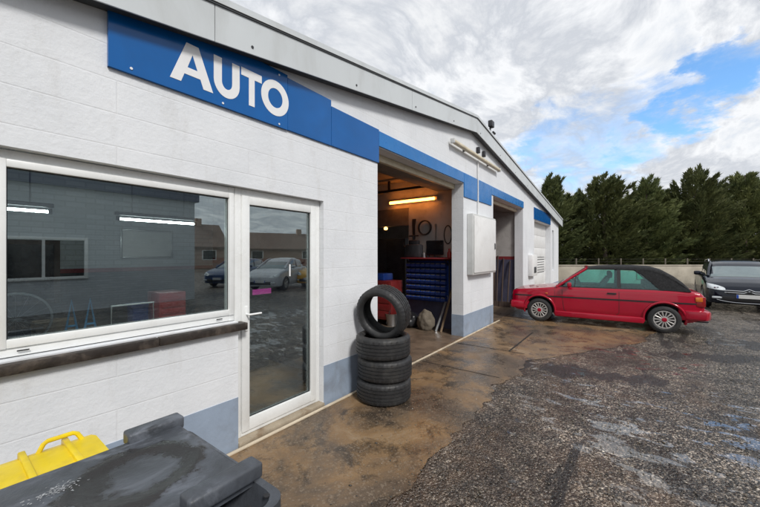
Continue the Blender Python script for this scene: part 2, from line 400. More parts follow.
    L(nt, math_(nt, 'MULTIPLY', pud, .7), p.inputs['Coat Weight']); p.inputs['Coat Roughness'].default_value = .02; p.inputs['Coat IOR'].default_value = 1.5
    L(nt, p.outputs[0], out.inputs[0]); return m
def apron_mat():
    m, nt, out = newmat('wet_brown_concrete')
    p = N(nt, 'ShaderNodeBsdfPrincipled')
    co = objco(nt)
    a = noise_(nt, co, .9, 9, .66, .5); b = noise_(nt, co, 3.1, 9, .7, .4); s = noise_(nt, co, 45, 5, .7)
    c = ramp(nt, a, [(.32, (.055,.042,.032)), (.45, (.125,.088,.058)), (.57, (.235,.145,.072)), (.70, (.36,.265,.17))]).outputs[0]
    c = mixc(nt, ramp(nt, b, [(.38, .8), (.50, 0)]).outputs[0], c, (.036,.029,.023))
    v = N(nt, 'ShaderNodeTexVoronoi', Scale=75.0); L(nt, co, v.inputs['Vector'])
    sp = nt.nodes.new('ShaderNodeSeparateColor'); L(nt, v.outputs['Color'], sp.inputs[0])
    c = mixc(nt, ramp(nt, sp.outputs[0], [(.84, 0), (.90, .4)]).outputs[0], c, (.28,.22,.16))
    c = mixc(nt, ramp(nt, s, [(.58, 0), (.72, .55)]).outputs[0], c, (.03,.025,.02))
    # slab joints
    L(nt, c, p.inputs['Base Color'])
    L(nt, ramp(nt, b, [(.35, .10), (.6, .46)]).outputs[0], p.inputs['Roughness'])
    h = math_(nt, 'ADD', math_(nt, 'MULTIPLY', s, .6), math_(nt, 'MULTIPLY', v.outputs['Distance'], -.5))
    L(nt, bump(nt, h, .35, .008), p.inputs['Normal'])
    L(nt, p.outputs[0], out.inputs[0]); return m
M['gravel'] = gravel_mat(); M['apron'] = apron_mat()
M['joint'] = pbr('dark_joint', (.018,.014,.011), .7, var=.4)

def brick_mat(name, c1, c2, mortar, bw=.22, rh=.075):
    m, nt, out = newmat(name)
    p = N(nt, 'ShaderNodeBsdfPrincipled', Roughness=.8)
    co = objco(nt); sp = nt.nodes.new('ShaderNodeSeparateXYZ'); L(nt, co, sp.inputs[0])
    cb = nt.nodes.new('ShaderNodeCombineXYZ'); L(nt, math_(nt, 'ADD', sp.outputs[0], sp.outputs[1]), cb.inputs[0]); L(nt, sp.outputs[2], cb.inputs[1])
    br = N(nt, 'ShaderNodeTexBrick', Scale=1.0); L(nt, cb.outputs[0], br.inputs['Vector'])
    br.inputs['Mortar Size'].default_value = .008; br.inputs['Brick Width'].default_value = bw; br.inputs['Row Height'].default_value = rh
    br.inputs['Color1'].default_value = (*c1,1); br.inputs['Color2'].default_value = (*c2,1); br.inputs['Mortar'].default_value = (*mortar,1)
    L(nt, br.outputs['Color'], p.inputs['Base Color'])
    L(nt, p.outputs[0], out.inputs[0]); return m
M['grey_brick'] = brick_mat('grey_brick', (.46,.49,.52), (.54,.57,.60), (.42,.44,.46))
M['red_brick'] = brick_mat('red_brick', (.36,.22,.16), (.42,.27,.20), (.3,.28,.25))
M['tile'] = brick_mat('roof_tile', (.16,.11,.09), (.21,.13,.10), (.05,.035,.03), .3, .25)
M['navy'] = pbr('navy_sheet', (.02,.028,.09), .5)

# ------------------------------------------------------------------ ground
bm = bmesh.new()
box(bm, -400, 400, -400, 400, -.3, 0)
obj('ground', bm, M['gravel'], smooth=0, kind='structure')
# concrete apron along the building with a crumbling edge
edge = []
x = -4.0
while x < 5.6:
    edge.append((x, 1.30 + .12*noise.noise(Vector((x*1.3, 0, 1)))+.09*noise.noise(Vector((x*5, 0, 4)))+.02*noise.noise(Vector((x*13, 0, 9))))); x += .03
for (x0, y0), (x1, y1) in (((5.6,1.28),(8.2,-.25)), ((8.2,-.25),(11.8,-.8)), ((11.8,-.8),(12.4,1.2)), ((12.4,1.2),(20,1.3))):
    n = max(2, int(math.hypot(x1-x0, y1-y0)/.15))
    for i in range(n):
        t = i/n; xx = x0+(x1-x0)*t; yy = y0+(y1-y0)*t
        edge.append((xx+.06*noise.noise(Vector((xx*4, yy*4, 2))), yy+.13*noise.noise(Vector((xx*2.2, yy*2.2, 7)))))
bm = bmesh.new()
top = [(p[0], p[1]) for p in edge]
for i in range(len(top)-1):
    a, b = top[i], top[i+1]
    if b[0] <= a[0]: continue
    f = [bm.verts.new((a[0], a[1], .004)), bm.verts.new((b[0], b[1], .004)), bm.verts.new((b[0], 2.72, .004)), bm.verts.new((a[0], 2.72, .004))]
    bm.faces.new(f)
bmesh.ops.remove_doubles(bm, verts=bm.verts[:], dist=1e-5)
obj('concrete_apron', bm, M['apron'], smooth=0, kind='structure')
# workshop floor inside
bm = bmesh.new(); box(bm, -2.6, 17.3, 2.72, 11.0, -.05, .012)
obj('workshop_floor', bm, M['int_floor'], smooth=0, kind='structure')
# slab joints and drain channel, dark oily puddles
bm = bmesh.new()
for xx in (0.9, 4.6, 5.95):
    box(bm, xx-.006, xx+.006, 1.42, 2.6, .0045, .0075)
box(bm, 5.97, 7.7, 1.66, 1.69, .0045, .0085)
obj('slab_joint', bm, M['joint'], smooth=0, kind='structure')
def blob(cx, cy, rx, ry, ang, z, seed, n=72, rough=.5):
    pts = []
    for i in range(n):
        a = 2*PI*i/n
        r = 1 + rough*noise.noise(Vector((math.cos(a)*1.6, math.sin(a)*1.6, seed))) + rough*.45*noise.noise(Vector((math.cos(a)*6, math.sin(a)*6, seed+5)))
        px, py = rx*r*math.cos(a), ry*r*math.sin(a)
        pts.append((cx+px*math.cos(ang)-py*math.sin(ang), cy+px*math.sin(ang)+py*math.cos(ang), z))
    return pts
# loose stones lying on the gravel and along the apron edge
def pebbles():
    t = bmesh.new(); bmesh.ops.create_icosphere(t, subdivisions=1, radius=1); bv = [v.co.copy() for v in t.verts]; bf = [[v.index for v in f.verts] for f in t.faces]; t.free()
    rn = random.Random(5); V = []; F = []
    ax, ay = math.cos(R(YAW)), math.sin(R(YAW))
    n = 0
    while n < 7500:
        dd = 1.2+7.5*rn.random()**1.7; k = rn.uniform(-.25, 1.15)
        x, y = dd*(ax+ay*k), dd*(ay-ax*k)
        if y > 1.2 + (.8*rn.random()**5) or (x > 5.4 and y > -.4) : continue
        r = rn.uniform(.0025, .007) if rn.random() < .9 else rn.uniform(.006, .011)
        i0 = len(V); a = rn.uniform(0, 6.3); sx, sy, sz = r*rn.uniform(.8,1.5), r*rn.uniform(.6,1), r*rn.uniform(.4,.8)
        for v in bv:
            q = v*(1+rn.uniform(-.18,.18)); px, py = q.x*sx, q.y*sy
            V.append((x+px*math.cos(a)-py*math.sin(a), y+px*math.sin(a)+py*math.cos(a), .006+q.z*sz))
        F += [[i0+k_ for k_ in f] for f in bf]; n += 1
    me = bpy.data.meshes.new('loose_stones'); me.from_pydata(V, [], F); me.update()
    me.polygons.foreach_set('use_smooth', [True]*len(me.polygons)); me.materials.append(M['stone'])
    o = bpy.data.objects.new('loose_stones', me); COL.objects.link(o); o['kind'] = 'stuff'
    o['label'] = 'small loose stones strewn over the wet yard'; o['category'] = 'stones'
def stone_mat():
    m, nt, out = newmat('loose_stone'); p = N(nt, 'ShaderNodeBsdfPrincipled', Roughness=.4)
    g = nt.nodes.new('ShaderNodeNewGeometry')
    L(nt, ramp(nt, g.outputs['Random Per Island'], [(0, (.03,.03,.03)), (.4, (.07,.06,.05)), (.8, (.17,.14,.10)), (1, (.40,.35,.30))]).outputs[0], p.inputs['Base Color'])
    L(nt, p.outputs[0], out.inputs[0]); return m
M['stone'] = stone_mat(); pebbles()

# ------------------------------------------------------------------ garage building
D = 2.70                                   # facade plane
RX0, RX1 = -2.6, 17.5
def roofz(x):                              # underside of the fascia
    return 4.20 - (6.85-x)*.163 if x < 6.85 else 4.20 - (x-6.85)*.1135
G = thing('garage_building', 'long white painted garage building with blue sign band, glazed office door and open workshop bays', 'garage', (7.4, D, 0))
GS = Vector((-7.4, -D, 0))
def part(name, bm, mat, parent=None, smooth=0, shift=GS): return obj(name, bm, mat, parent or G, smooth, shift)
bm = bmesh.new()
prof = [(RX0, -.05), (RX1, -.05), (RX1, roofz(RX1)+.22), (6.85, 4.42), (RX0, roofz(RX0)+.22)]
prism(bm, prof, lambda x, z: (x, D, z), lambda x, z: (x, D+.25, z))
OPEN1 = (3.58, 6.44, 3.09); OPEN2 = (8.26, 11.1, 3.09)
cut = bmesh.new()
WIN = (.235, 1.575, 1.07, 2.235); DOOR = (1.66, 2.60, 0.0, 2.235)
for (a, b, c, d_) in ((OPEN1[0], OPEN1[1], -.2, OPEN1[2]), (OPEN2[0], OPEN2[1], -.2, OPEN2[2]), (WIN[0]-.07, DOOR[1], 1.10, 2.245), (1.60, DOOR[1], .04, 2.245),
                      (12.62, 15.6, -.2, 2.87), (15.95, 16.35, .98, 2.7)):
    pass
cutters = ((OPEN1[0], OPEN1[1], -.2, OPEN1[2]), (OPEN2[0], OPEN2[1], -.2, OPEN2[2]), (.165, 1.601, 1.085, 2.245), (1.60, 2.60, .045, 2.245), (12.62, 15.6, -.2, 2.87), (15.95, 16.35, .98, 2.7))
wallbm = bm
for (a, b, z0, z1) in cutters:
    cut = bmesh.new(); box(cut, a, b, D-.3, D+.6, z0, z1)
    wallbm = boolean(wallbm, cut)
part('front_wall', wallbm, M['wall'])
# other walls of the shell
for xa in (RX0, RX1-.25):
    bm = bmesh.new(); box(bm, xa, xa+.25, D+.25, 11, 0, roofz(xa)+.12); part('side_wall', bm, M['wall'])
bm = bmesh.new()
prism(bm, [(RX0, 0), (RX1, 0), (RX1, roofz(RX1)+.15), (6.85, 4.35), (RX0, roofz(RX0)+.15)], lambda x, z: (x, 11.0, z), lambda x, z: (x, 11.25, z))
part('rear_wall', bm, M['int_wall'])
# roof
bm = bmesh.new()
e0, e1 = RX0-.3, RX1+.32
prism(bm, [(e0, roofz(e0)+.26), (6.85, 4.46), (e1, roofz(e1)+.26), (e1, roofz(e1)+.33), (6.85, 4.53), (e0, roofz(e0)+.33)],
      lambda x, z: (x, D-.02, z), lambda x, z: (x, 11.6, z))
part('roof', bm, M['roof'])
# inner ceiling
bm = bmesh.new(); box(bm, RX0+.25, RX1-.25, D+.25, 11, 3.42, 3.46)
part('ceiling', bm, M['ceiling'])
# fascia sheets: one strip per length, dark lip and bolts
FY0, FY1 = D-.13, D-.004
bm = bmesh.new()
brk = [e0, -.9, 1.33, 4.25, 6.85]
brk2 = [6.85, 9.6, 12.4, 15.2, e1]
for bb in (brk, brk2):
    for a, b in zip(bb[:-1], bb[1:]):
        a2, b2 = a+.003, b-.003
        prism(bm, [(a2, roofz(a2)), (b2, roofz(b2)), (b2, roofz(b2)+.31), (a2, roofz(a2)+.31)], lambda x, z: (x, FY0, z), lambda x, z: (x, FY0+.012, z))
fas = part('fascia', bm, M['fascia'])
bm = bmesh.new()
for (a, b) in ((e0, 6.85), (6.85, e1)):
    prism(bm, [(a, roofz(a)+.02), (b, roofz(b)+.02), (b, roofz(b)+.045), (a, roofz(a)+.045)], lambda x, z: (x, FY0+.014, z), lambda x, z: (x, FY1, z))
    prism(bm, [(a, roofz(a)+.285), (b, roofz(b)+.285), (b, roofz(b)+.34), (a, roofz(a)+.34)], lambda x, z: (x, FY0-.012, z), lambda x, z: (x, FY1, z))
part('fascia_soffit', bm, M['dark_trim'])
bm = bmesh.new()
for (a, b) in ((e0, 6.85), (6.85, e1)):
    n = 9
    prism(bm, [(a, roofz(a)+.30), (b, roofz(b)+.30), (b, roofz(b)+.352), (a, roofz(a)+.352)], lambda x, z: (x, FY0-.02, z), lambda x, z: (x, FY0-.0125, z))
part('roof_flashing', bm, M['fascia'])
for i in range(15):
    xx = e0+.5+i*1.35; zz = roofz(xx)+.06
    bm = bmesh.new(); tube(bm, [(xx, FY0-.006, zz), (xx, FY0+.002, zz)], .012, 8); part('bolt', bm, M['steel_dark'], fas)
# dado paint: thin raised render at the base of each pier
for a, b in ((-2.6, 1.598), (2.602, OPEN1[0]), (OPEN1[1], OPEN2[0]), (OPEN2[1], 12.62), (15.6, RX1)):
    bm = bmesh.new()
    if a in (OPEN1[1], OPEN2[1]):           # wraps round into the reveal
        pl2 = [(a-.004, D-.004), (b, D-.004), (b, D+.02), (a+.02, D+.02), (a+.02, D+.254), (a-.004, D+.254)]
        prism(bm, pl2, lambda x, y: (x, y, 0), lambda x, y: (x, y, .44))
    else: box(bm, a, b, D-.004, D+.02, 0, .44)
    part('dado', bm, M['dado'])
# threshold strip of cream angle along the base
bm = bmesh.new()
bbox(bm, -2.6, 8.6, D-.062, D-.034, .004, .022, .004)
part('threshold_strip', bm, M['strip'])

# office window -------------------------------------------------------------
RY = D+.06                                 # recessed joinery plane
def frame_bm(x0, x1, z0, z1, wd, y0, y1, wb=None):
    b_ = bmesh.new(); wb = wb or wd
    bbox(b_, x0, x0+wd, y0, y1, z0, z1, .006); bbox(b_, x1-wd, x1, y0, y1, z0, z1, .006)
    bbox(b_, x0+wd-.002, x1-wd+.002, y0+.001, y1-.001, z1-wd, z1-.001, .006); bbox(b_, x0+wd-.002, x1-wd+.002, y0+.001, y1-.001, z0+.001, z0+wb, .006)
    return b_
wf = part('office_window', frame_bm(.17, 1.60, 1.09, 2.24, .055, RY, RY+.07), M['upvc'], smooth=30)
o = part('sash', frame_bm(.222, 1.592, 1.085+.055, 2.188, .045, RY-.012, RY+.05, .05), M['upvc'], wf, 30)
bm = bmesh.new(); 
for z in (2.141, 1.187):
    box(bm, .266, 1.549, RY+.008, RY+.02, z-.004, z+.004)
for xx in (.268, 1.547):
    box(bm, xx-.004, xx+.004, RY+.0085, RY+.0195, 1.183, 2.145)
part('gasket', bm, M['gasket'], wf)
bm = bmesh.new(); box(bm, .25, 1.56, RY+.022, RY+.030, 1.175, 2.155)
part('pane', bm, M['glass'], wf)
for xx in (.33, 1.46):
    bm = bmesh.new(); bbox(bm, xx-.025, xx+.025, RY-.016, RY-.011, 1.118, 1.126, .002); part('drain_slot', bm, M['gasket'], wf)
bm = bmesh.new()
bbox(bm, -.2, .98, D-.05, D+.10, 1.015, 1.075, .006); bbox(bm, .984, 1.66, D-.05, D+.10, 1.015, 1.075, .006)
part('window_sill', bm, M['sill'], wf, 30)
# office door ---------------------------------------------------------------
df = part('office_door', frame_bm(1.603, 2.598, .047, 2.243, .06, RY, RY+.07), M['upvc'], smooth=30)
part('leaf', frame_bm(1.664, 2.537, .085, 2.182, .075, RY-.014, RY+.05, .11), M['upvc'], df, 30)
bm = bmesh.new(); box(bm, 1.73, 2.47, RY+.022, RY+.030, .18, 2.115)
part('pane', bm, M['glass'], df)
bm = bmesh.new()
for z in (2.105, .197): box(bm, 1.741, 2.460, RY+.008, RY+.02, z-.004, z+.004)
for xx in (1.741, 2.460): box(bm, xx-.004, xx+.004, RY+.0085, RY+.0195, .193, 2.109)
part('gasket', bm, M['gasket'], df)
bm = bmesh.new()
bbox(bm, 1.687, 1.717, RY-.024, RY-.013, .98, 1.20, .004)
tube(bm, [(1.702, RY-.02, 1.13), (1.702, RY-.06, 1.13), (1.715, RY-.068, 1.13), (1.82, RY-.068, 1.13)], .009, 10)
part('door_handle', bm, M['upvc'], df, 40)
bm = bmesh.new(); bbox(bm, 1.60, 2.60, D-.02, D+.15, .004, .046, .006)
part('door_step', bm, M['step'], df, 30)
bm = bmesh.new()
bbox(bm, 2.20, 2.215, RY+.016, RY+.021, 1.44, 1.56, .001); part('sticker', bm, M['letter'], df)

# shutter rails and jambs of the bays ----------------------------------------
bm = bmesh.new()
bbox(bm, OPEN1[0]+.01, OPEN1[1]-.01, D+.18, D+.24, 2.99, 3.085, .006)
part('shutter_rail', bm, M['cream'], smooth=30)
bm = bmesh.new(); bbox(bm, OPEN2[0]+.01, OPEN2[1]-.01, D+.18, D+.24, 2.99, 3.085, .006)
part('shutter_rail', bm, M['cream'], smooth=30)
for (a, b, c) in (OPEN1, OPEN2):
    bm = bmesh.new(); bbox(bm, a-.1, b+.1, D+.26, D+.62, 3.0, 3.40, .01)
    part('shutter_box', bm, M['ceiling'], smooth=30)
# bay 3 sectional door with louvres
bm = bmesh.new()
for i in range(6):
    z0 = .02+i*.475; bbox(bm, 12.63, 15.59, D+.20, D+.235, z0, z0+.471, .006)
sd3 = part('sectional_door', bm, M['smooth_white'], smooth=30)
bm = bmesh.new()
for i in range(7):
    z0 = .95+i*.10; bbox(bm, 12.8, 15.3, D+.19, D+.199, z0, z0+.02, .003)
part('louvre', bm, M['dark_trim'], sd3)
bm = bmesh.new(); box(bm, 15.96, 16.34, D+.12, D+.13, .99, 2.69)
part('slit_window', bm, M['glass'])
part('slit_window_frame', frame_bm(15.952, 16.348, .982, 2.698, .05, D+.08, D+.16), M['upvc'], smooth=30)

# partitions inside ----------------------------------------------------------
def striped(bm_axis, *a): pass
def inner_wall(x0, x1, y0, y1, name='partition_wall'):
    """plain upper wall, red stripe, dark blue dado; butt jointed in height"""
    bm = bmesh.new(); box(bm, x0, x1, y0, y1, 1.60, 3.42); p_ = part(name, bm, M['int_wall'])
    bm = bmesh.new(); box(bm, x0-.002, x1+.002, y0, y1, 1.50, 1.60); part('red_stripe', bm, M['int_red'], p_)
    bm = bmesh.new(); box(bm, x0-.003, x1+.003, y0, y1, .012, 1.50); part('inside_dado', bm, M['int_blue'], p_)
inner_wall(3.22, 3.36, D+.25, 9.0)
inner_wall(6.92, 7.06, D+.25, 4.28)
bm = bmesh.new(); box(bm, 6.90, 7.08, 4.28, 9.0, 2.36, 2.78); part('lintel', bm, M['ceiling'])
bm = bmesh.new(); box(bm, 6.92, 7.06, 4.28, 9.0, 2.78, 3.42); part('partition_wall', bm, M['int_wall'])
inner_wall(11.16, 11.30, D+.25, 11.0)
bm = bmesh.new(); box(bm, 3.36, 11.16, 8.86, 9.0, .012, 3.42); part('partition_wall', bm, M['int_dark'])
# office back wall: grey brick with stripe
bm = bmesh.new(); box(bm, RX0+.25, 3.22, 6.3, 6.42, 1.46, 3.42); part('office_wall', bm, M['grey_brick'])
bm = bmesh.new(); box(bm, RX0+.25, 3.22, 6.297, 6.42, 1.40, 1.46); part('red_stripe', bm, M['int_red'])
bm = bmesh.new(); box(bm, RX0+.25, 3.22, 6.299, 6.42, .012, 1.40); part('office_dado', bm, M['int_dark'])

# ------------------------------------------------------------------ things fixed to the facade
SYO = D-.012
def face(bm, pts, y0, y1): prism(bm, pts, lambda x, z: (x, y0, z), lambda x, z: (x, y1, z))
sg = thing('shop_sign', 'blue sign board with white AUTO lettering tucked under the roof edge', 'sign', (1.4, D, 2.87))
SS = Vector((-1.4, -D, -2.87))
bm = bmesh.new()
face(bm, [(.697, 2.865), (2.098, 2.87), (2.098, 3.40), (1.75, roofz(1.75)+.03), (.697, roofz(.697)+.03)], SYO-.012, D-.001)
obj('board', bm, M['blue'], sg, 0, SS)
# letters
H = .305; B = 2.945
def let(bm, pts, ox, wd): face(bm, [(ox+p[0]*wd, B+p[1]*H+ (ox-1.06)*.03) for p in pts], SYO-.0145, SYO-.011)
bm = bmesh.new()
let(bm, [(0,0),(.24,0),(.315,.22),(.685,.22),(.76,0),(1,0),(.64,1),(.36,1)], 1.055, .315)
cutb = bmesh.new(); face(cutb, [(1.055+p[0]*.315, B+p[1]*H) for p in [(.385,.40),(.615,.40),(.5,.75)]], SYO-.05, SYO+.05)
bm = boolean(bm, cutb)
me = bpy.data.meshes.new('t'); bm.to_mesh(me); bm.free()
bm = bmesh.new(); bm.from_mesh(me); bpy.data.meshes.remove(me)
obj('letter', bm, M['letter'], sg, 0, SS)
def arc(cx, cz, rx, rz, a0, a1, n): return [(cx+rx*math.cos(a0+(a1-a0)*i/n), cz+rz*math.sin(a0+(a1-a0)*i/n)) for i in range(n+1)]
u = [(0,1)] + arc(.5,.40,.5,.40+.02,PI,2*PI,20) + [(1,1),(.70,1)] + arc(.5,.40,.20,.19,2*PI,PI,14) + [(.30,1)]
bm = bmesh.new(); let(bm, u, 1.375, .222); obj('letter', bm, M['letter'], sg, 0, SS)
bm = bmesh.new(); let(bm, [(.36,0),(.64,0),(.64,.78),(1,.78),(1,1),(0,1),(0,.78),(.36,.78)], 1.612, .200)
obj('letter', bm, M['letter'], sg, 0, SS); bm = bmesh.new()
oo = arc(1.958, B+.5*H+.027, .152, .163, 0, 2*PI, 48)[:-1]; oi = arc(1.958, B+.5*H+.027, .080, .090, 0, 2*PI, 48)[:-1]
for i in range(48):
    j = (i+1) % 48
    a = [bm.verts.new((p[0], y, p[1])) for p in (oo[i], oo[j], oi[j], oi[i]) for y in (SYO-.0145, SYO-.011)]
    for f in ((0,2,4,6),(1,7,5,3),(0,1,3,2),(4,5,7,6)): bm.faces.new([a[k] for k in f])
obj('letter', bm, M['letter'], sg, 0, SS)
for xx, zz in ((.82,2.90),(2.0,2.895),(2.0,3.36),(1.45,2.895)):
    bm = bmesh.new(); tube(bm, [(xx, SYO-.017, zz), (xx, SYO-.01, zz)], .009, 8); obj('screw', bm, M['letter'], sg, 30, SS)
def panel(x0, x1, z0, z1, mat='blue', th=.012):
    bm = bmesh.new(); bbox(bm, x0, x1, D-th-.008, D-.001, z0, z1, .003, 1)
    part('blue_panel', bm, M[mat])
panel(2.104, 2.70, 2.872, 3.38); panel(2.704, 3.59, 2.874, 3.315)
panel(3.596, 6.44, 3.10, 3.30, 'blue_pale', .01); panel(6.446, 7.16, 2.82, 3.30, 'blue_pale'); panel(7.21, 8.10, 2.83, 3.30, 'blue_pale')
panel(8.106, 11.12, 3.10, 3.30, 'blue_pale', .01); panel(12.55, 15.5, 2.885, 3.30)
# meter cabinet on the pier
mc = thing('meter_cabinet', 'white wall cabinet mounted on the pier between the two bays', 'cabinet', (7.3, D, 1.24))
MS = Vector((-7.3, -D, -1.24))
bm = bmesh.new(); bbox(bm, 6.62, 8.05, D-.13, D-.001, 1.24, 2.50, .015); obj('body', bm, M['grey_plastic'], mc, 30, MS)
bm = bmesh.new(); bbox(bm, 6.66, 8.01, D-.15, D-.131, 1.28, 2.46, .012); obj('door', bm, M['smooth_white'], mc, 30, MS)
bm = bmesh.new(); bbox(bm, 7.90, 7.94, D-.165, D-.151, 1.78, 1.92, .004); obj('latch', bm, M['steel_dark'], mc, 30, MS)
bm = bmesh.new(); tube(bm, [(7.185, D-.025, 2.50), (7.185, D-.025, 3.55), (7.185, D-.025, 3.70)], .016, 8)
tag(based(obj('conduit_pipe', bm, M['smooth_white'], None, 30)), 'thin white conduit pipe running up from the wall cabinet', 'pipe')
# batten light on the gable
bl = thing('wall_light', 'long pale tube light fitting mounted on the gable wall', 'light', (7.15, D, 3.70)); BS = Vector((-7.15, -D, -3.70))
bm = bmesh.new(); bbox(bm, 5.75, 8.45, D-.125, D-.045, 3.70, 3.78, .035, 4); obj('casing', bm, M['cream'], bl, 40, BS)
for xx in (5.735, 8.44):
    bm = bmesh.new(); bbox(bm, xx, xx+.03, D-.13, D-.04, 3.695, 3.785, .01); obj('end_cap', bm, M['grey_plastic'], bl, 30, BS)
for xx in (6.4, 7.8):
    bm = bmesh.new(); box(bm, xx, xx+.05, D-.046, D-.001, 3.72, 3.77); obj('bracket', bm, M['steel_dark'], bl, 0, BS)
for xx, lb in ((7.17, 'small dark wall fixing above the tube light, left one'), (7.52, 'small dark wall fixing above the tube light, right one')):
    bm = bmesh.new(); bbox(bm, xx-.045, xx+.045, D-.07, D-.001, 3.86, 3.99, .015)
    tag(based(obj('wall_fixing', bm, M['steel_dark'], None, 30)), lb, 'fixing', 'dark fixings on the gable')
# floodlight on the roof edge
fl = thing('roof_floodlight', 'small black floodlight on a bracket above the roof edge', 'floodlight', (7.75, D-.10, roofz(7.75)+.345)); fl.scale = (.8,.8,.9)
bm = bmesh.new(); tube(bm, [(0,0,0), (0,0,.16)], .025, 8); obj('bracket', bm, M['steel_dark'], fl, 30)
bm = bmesh.new(); bbox(bm, -.11, .11, -.09, .03, .15, .31, .02); tube(bm, [(.1,-.05,.05),(.26,-.05,.05)], .03, 8); obj('lamp_head', bm, M['steel_dark'], fl, 30)
# letter box by bay 3
lb = thing('letter_box', 'white letter box with a dark lock on the pier left of the closed door', 'letter box', (12.1, D, .95)); LS = Vector((-12.1, -D, -.95))
bm = bmesh.new(); bbox(bm, 11.75, 12.45, D-.14, D-.001, .95, 1.65, .02); obj('body', bm, M['smooth_white'], lb, 30, LS)
bm = bmesh.new(); bbox(bm, 11.95, 12.25, D-.152, D-.141, 1.05, 1.25, .005); obj('lock', bm, M['dark_trim'], lb, 30, LS)

# ------------------------------------------------------------------ inside the first bay
WX = 6.915
rk = thing('parts_rack', 'blue louvred storage rack on the workshop wall in the first bay', 'rack', (WX-.05, 3.72, .6))
bm = bmesh.new(); box(bm, -.03, .03, -.55, .55, 0, .92)
obj('panel', bm, M['bin_blue'], rk, 0)
for yy in (-.55, .52):
    bm = bmesh.new(); box(bm, -.05, -.031, yy, yy+.03, -.03, .95); obj('side_rail', bm, M['steel_dark'], rk, 0)
binm = bmesh.new()
prism(binm, [(0,0), (-.12,0), (-.15,.055), (-.02,.098), (0,.098)], lambda x, z: (x, -.056, z), lambda x, z: (x, .056, z))
bo = None
rnd = random.Random(3)
binm2 = bmesh.new(); box(binm2, -.128, -.06, -.045, .045, .06, .082)
for r in range(7):
    for k in range(8):
        if bo is None:
            bo = o = thing('storage_bin', 'small blue open plastic bin in the rows of the parts rack', 'bin', (0,0,0), 0, 'blue bins on the parts rack')
            obj('tray', binm, M['bin_blue'], bo, 0); obj('contents', binm2, [M['metal'], M['wood'], M['steel_dark']][0], bo, 0)
        else: o = copy_tree(bo)
        o.location = (WX-.082, 3.72-.44+k*.1255, .64+r*.124)
sh = thing('wall_shelf', 'red edged shelf above the blue parts rack', 'shelf', (WX, 3.7, 1.56))
bm = bmesh.new(); bbox(bm, -.36, -.001, -.62, .58, 0, .03, .004); obj('board', bm, M['int_red'], sh, 30)
for yy in (-.5, .45):
    bm = bmesh.new(); tube(bm, [(-.3, yy, -.001), (-.01, yy, -.2)], .01, 6); obj('bracket', bm, M['steel_dark'], sh, 30)
mon = thing('monitor', 'dark flat screen standing on the shelf above the blue rack', 'monitor', (WX-.16, 3.50, 1.59))
bm = bmesh.new(); bbox(bm, -.02, .02, -.21, .21, .06, .38, .01); obj('screen', bm, M['screen'], mon, 30)
bm = bmesh.new(); bbox(bm, -.08, .08, -.1, .1, 0, .02, .006); bbox(bm, -.012, .02, -.02, .02, .015, .1, .004); obj('stand', bm, M['steel_dark'], mon, 30)
vm = thing('bench_machine', 'dark bench machine with a top handle standing on the shelf', 'machine', (WX-.18, 4.03, 1.59))
bm = bmesh.new(); bbox(bm, -.1, .1, -.2, .18, 0, .30, .03); bbox(bm, -.07, .07, -.13, .1, .29, .40, .02); obj('body', bm, M['int_dark'], vm, 30)
bm = bmesh.new(); tube(bm, [(0,0,.39),(0,0,.50)], .03, 8); tube(bm, [(0,-.12,.50),(0,.12,.50)], .02, 8); obj('handle', bm, M['steel_dark'], vm, 30)
bm = bmesh.new(); tube(bm, [(-.02,.15,.2),(-.02,.28,.28),(-.02,.27,.36)], .02, 8); obj('crank', bm, M['steel_dark'], vm, 30)
bm = bmesh.new(); lathe(bm, [(0,0),(.04,0),(.045,.1),(.02,.15),(.02,.2),(0,.2)], 16)
tag(obj('spray_can', bm, M['red_plain'], None, 40), 'red spray can at the right end of the shelf', 'can').location = (WX-.1, 3.18, 1.59)
def lump(name, loc, sx, sy, sz, mat, label, cat, seed):
    bm = bmesh.new(); bmesh.ops.create_icosphere(bm, subdivisions=4, radius=1)
    for v in bm.verts:
        n_ = 1+.22*noise.noise(v.co*1.7+Vector((seed,0,0)))+.1*noise.noise(v.co*5+Vector((0,seed,0)))
        p = v.co*n_
        v.co = Vector((p.x*sx, p.y*sy, max(p.z, -.72)*sz+.72*sz))
    o = obj(name, bm, mat, None, 60); o.location = loc; tag(o, label, cat); return o
for k, (nm, lb_, yy, r_, h_, mt_) in enumerate((('paint_tin', 'grey paint tin on the shelf between the machine and the monitor', 3.78, .045, .12, 'metal'), ('oil_bottle', 'slim black oil bottle on the shelf left of the monitor', 3.74-.06, .028, .17, 'screen'), ('grease_tub', 'small blue tub at the left end of the shelf', 4.24, .04, .10, 'bin_blue'))):
    bm = bmesh.new(); lathe(bm, [(0,0),(r_,0),(r_,h_*.8),(r_*.9,h_*.84),(r_*.5,h_*.9),(r_*.5,h_),(0,h_)], 20)
    o = obj(nm, bm, M[mt_], None, 40); o.location = (WX-.14, yy, 1.59); tag(o, lb_, nm.split('_')[1])
lump('sack', (6.58, 3.62, .012), .17, .19, .24, M['sack'], 'beige filled sack slumped on the workshop floor under the rack', 'sack', 1)
lump('rubbish_bag', (6.60, 4.08, .012), .2, .24, .2, M['black_bag'], 'black plastic bag on the workshop floor beside the beige sack', 'bag', 5)
for k, (yy, yt, zt, lbl, mt) in enumerate(((3.02,3.12,1.0,'pale plank leaning on the dado right of the sack, nearest the pier','wood'), (3.14,3.22,.86,'shorter grey bar leaning on the dado beside the pale plank','metal'))):
    bm = bmesh.new(); tube(bm, [(6.52, yy+.22, .014), (6.895, yt, zt)], .028, 4)
    tag(based(obj('plank' if k == 0 else 'bar', bm, M[mt], None, 0)), lbl, 'plank' if k == 0 else 'bar')
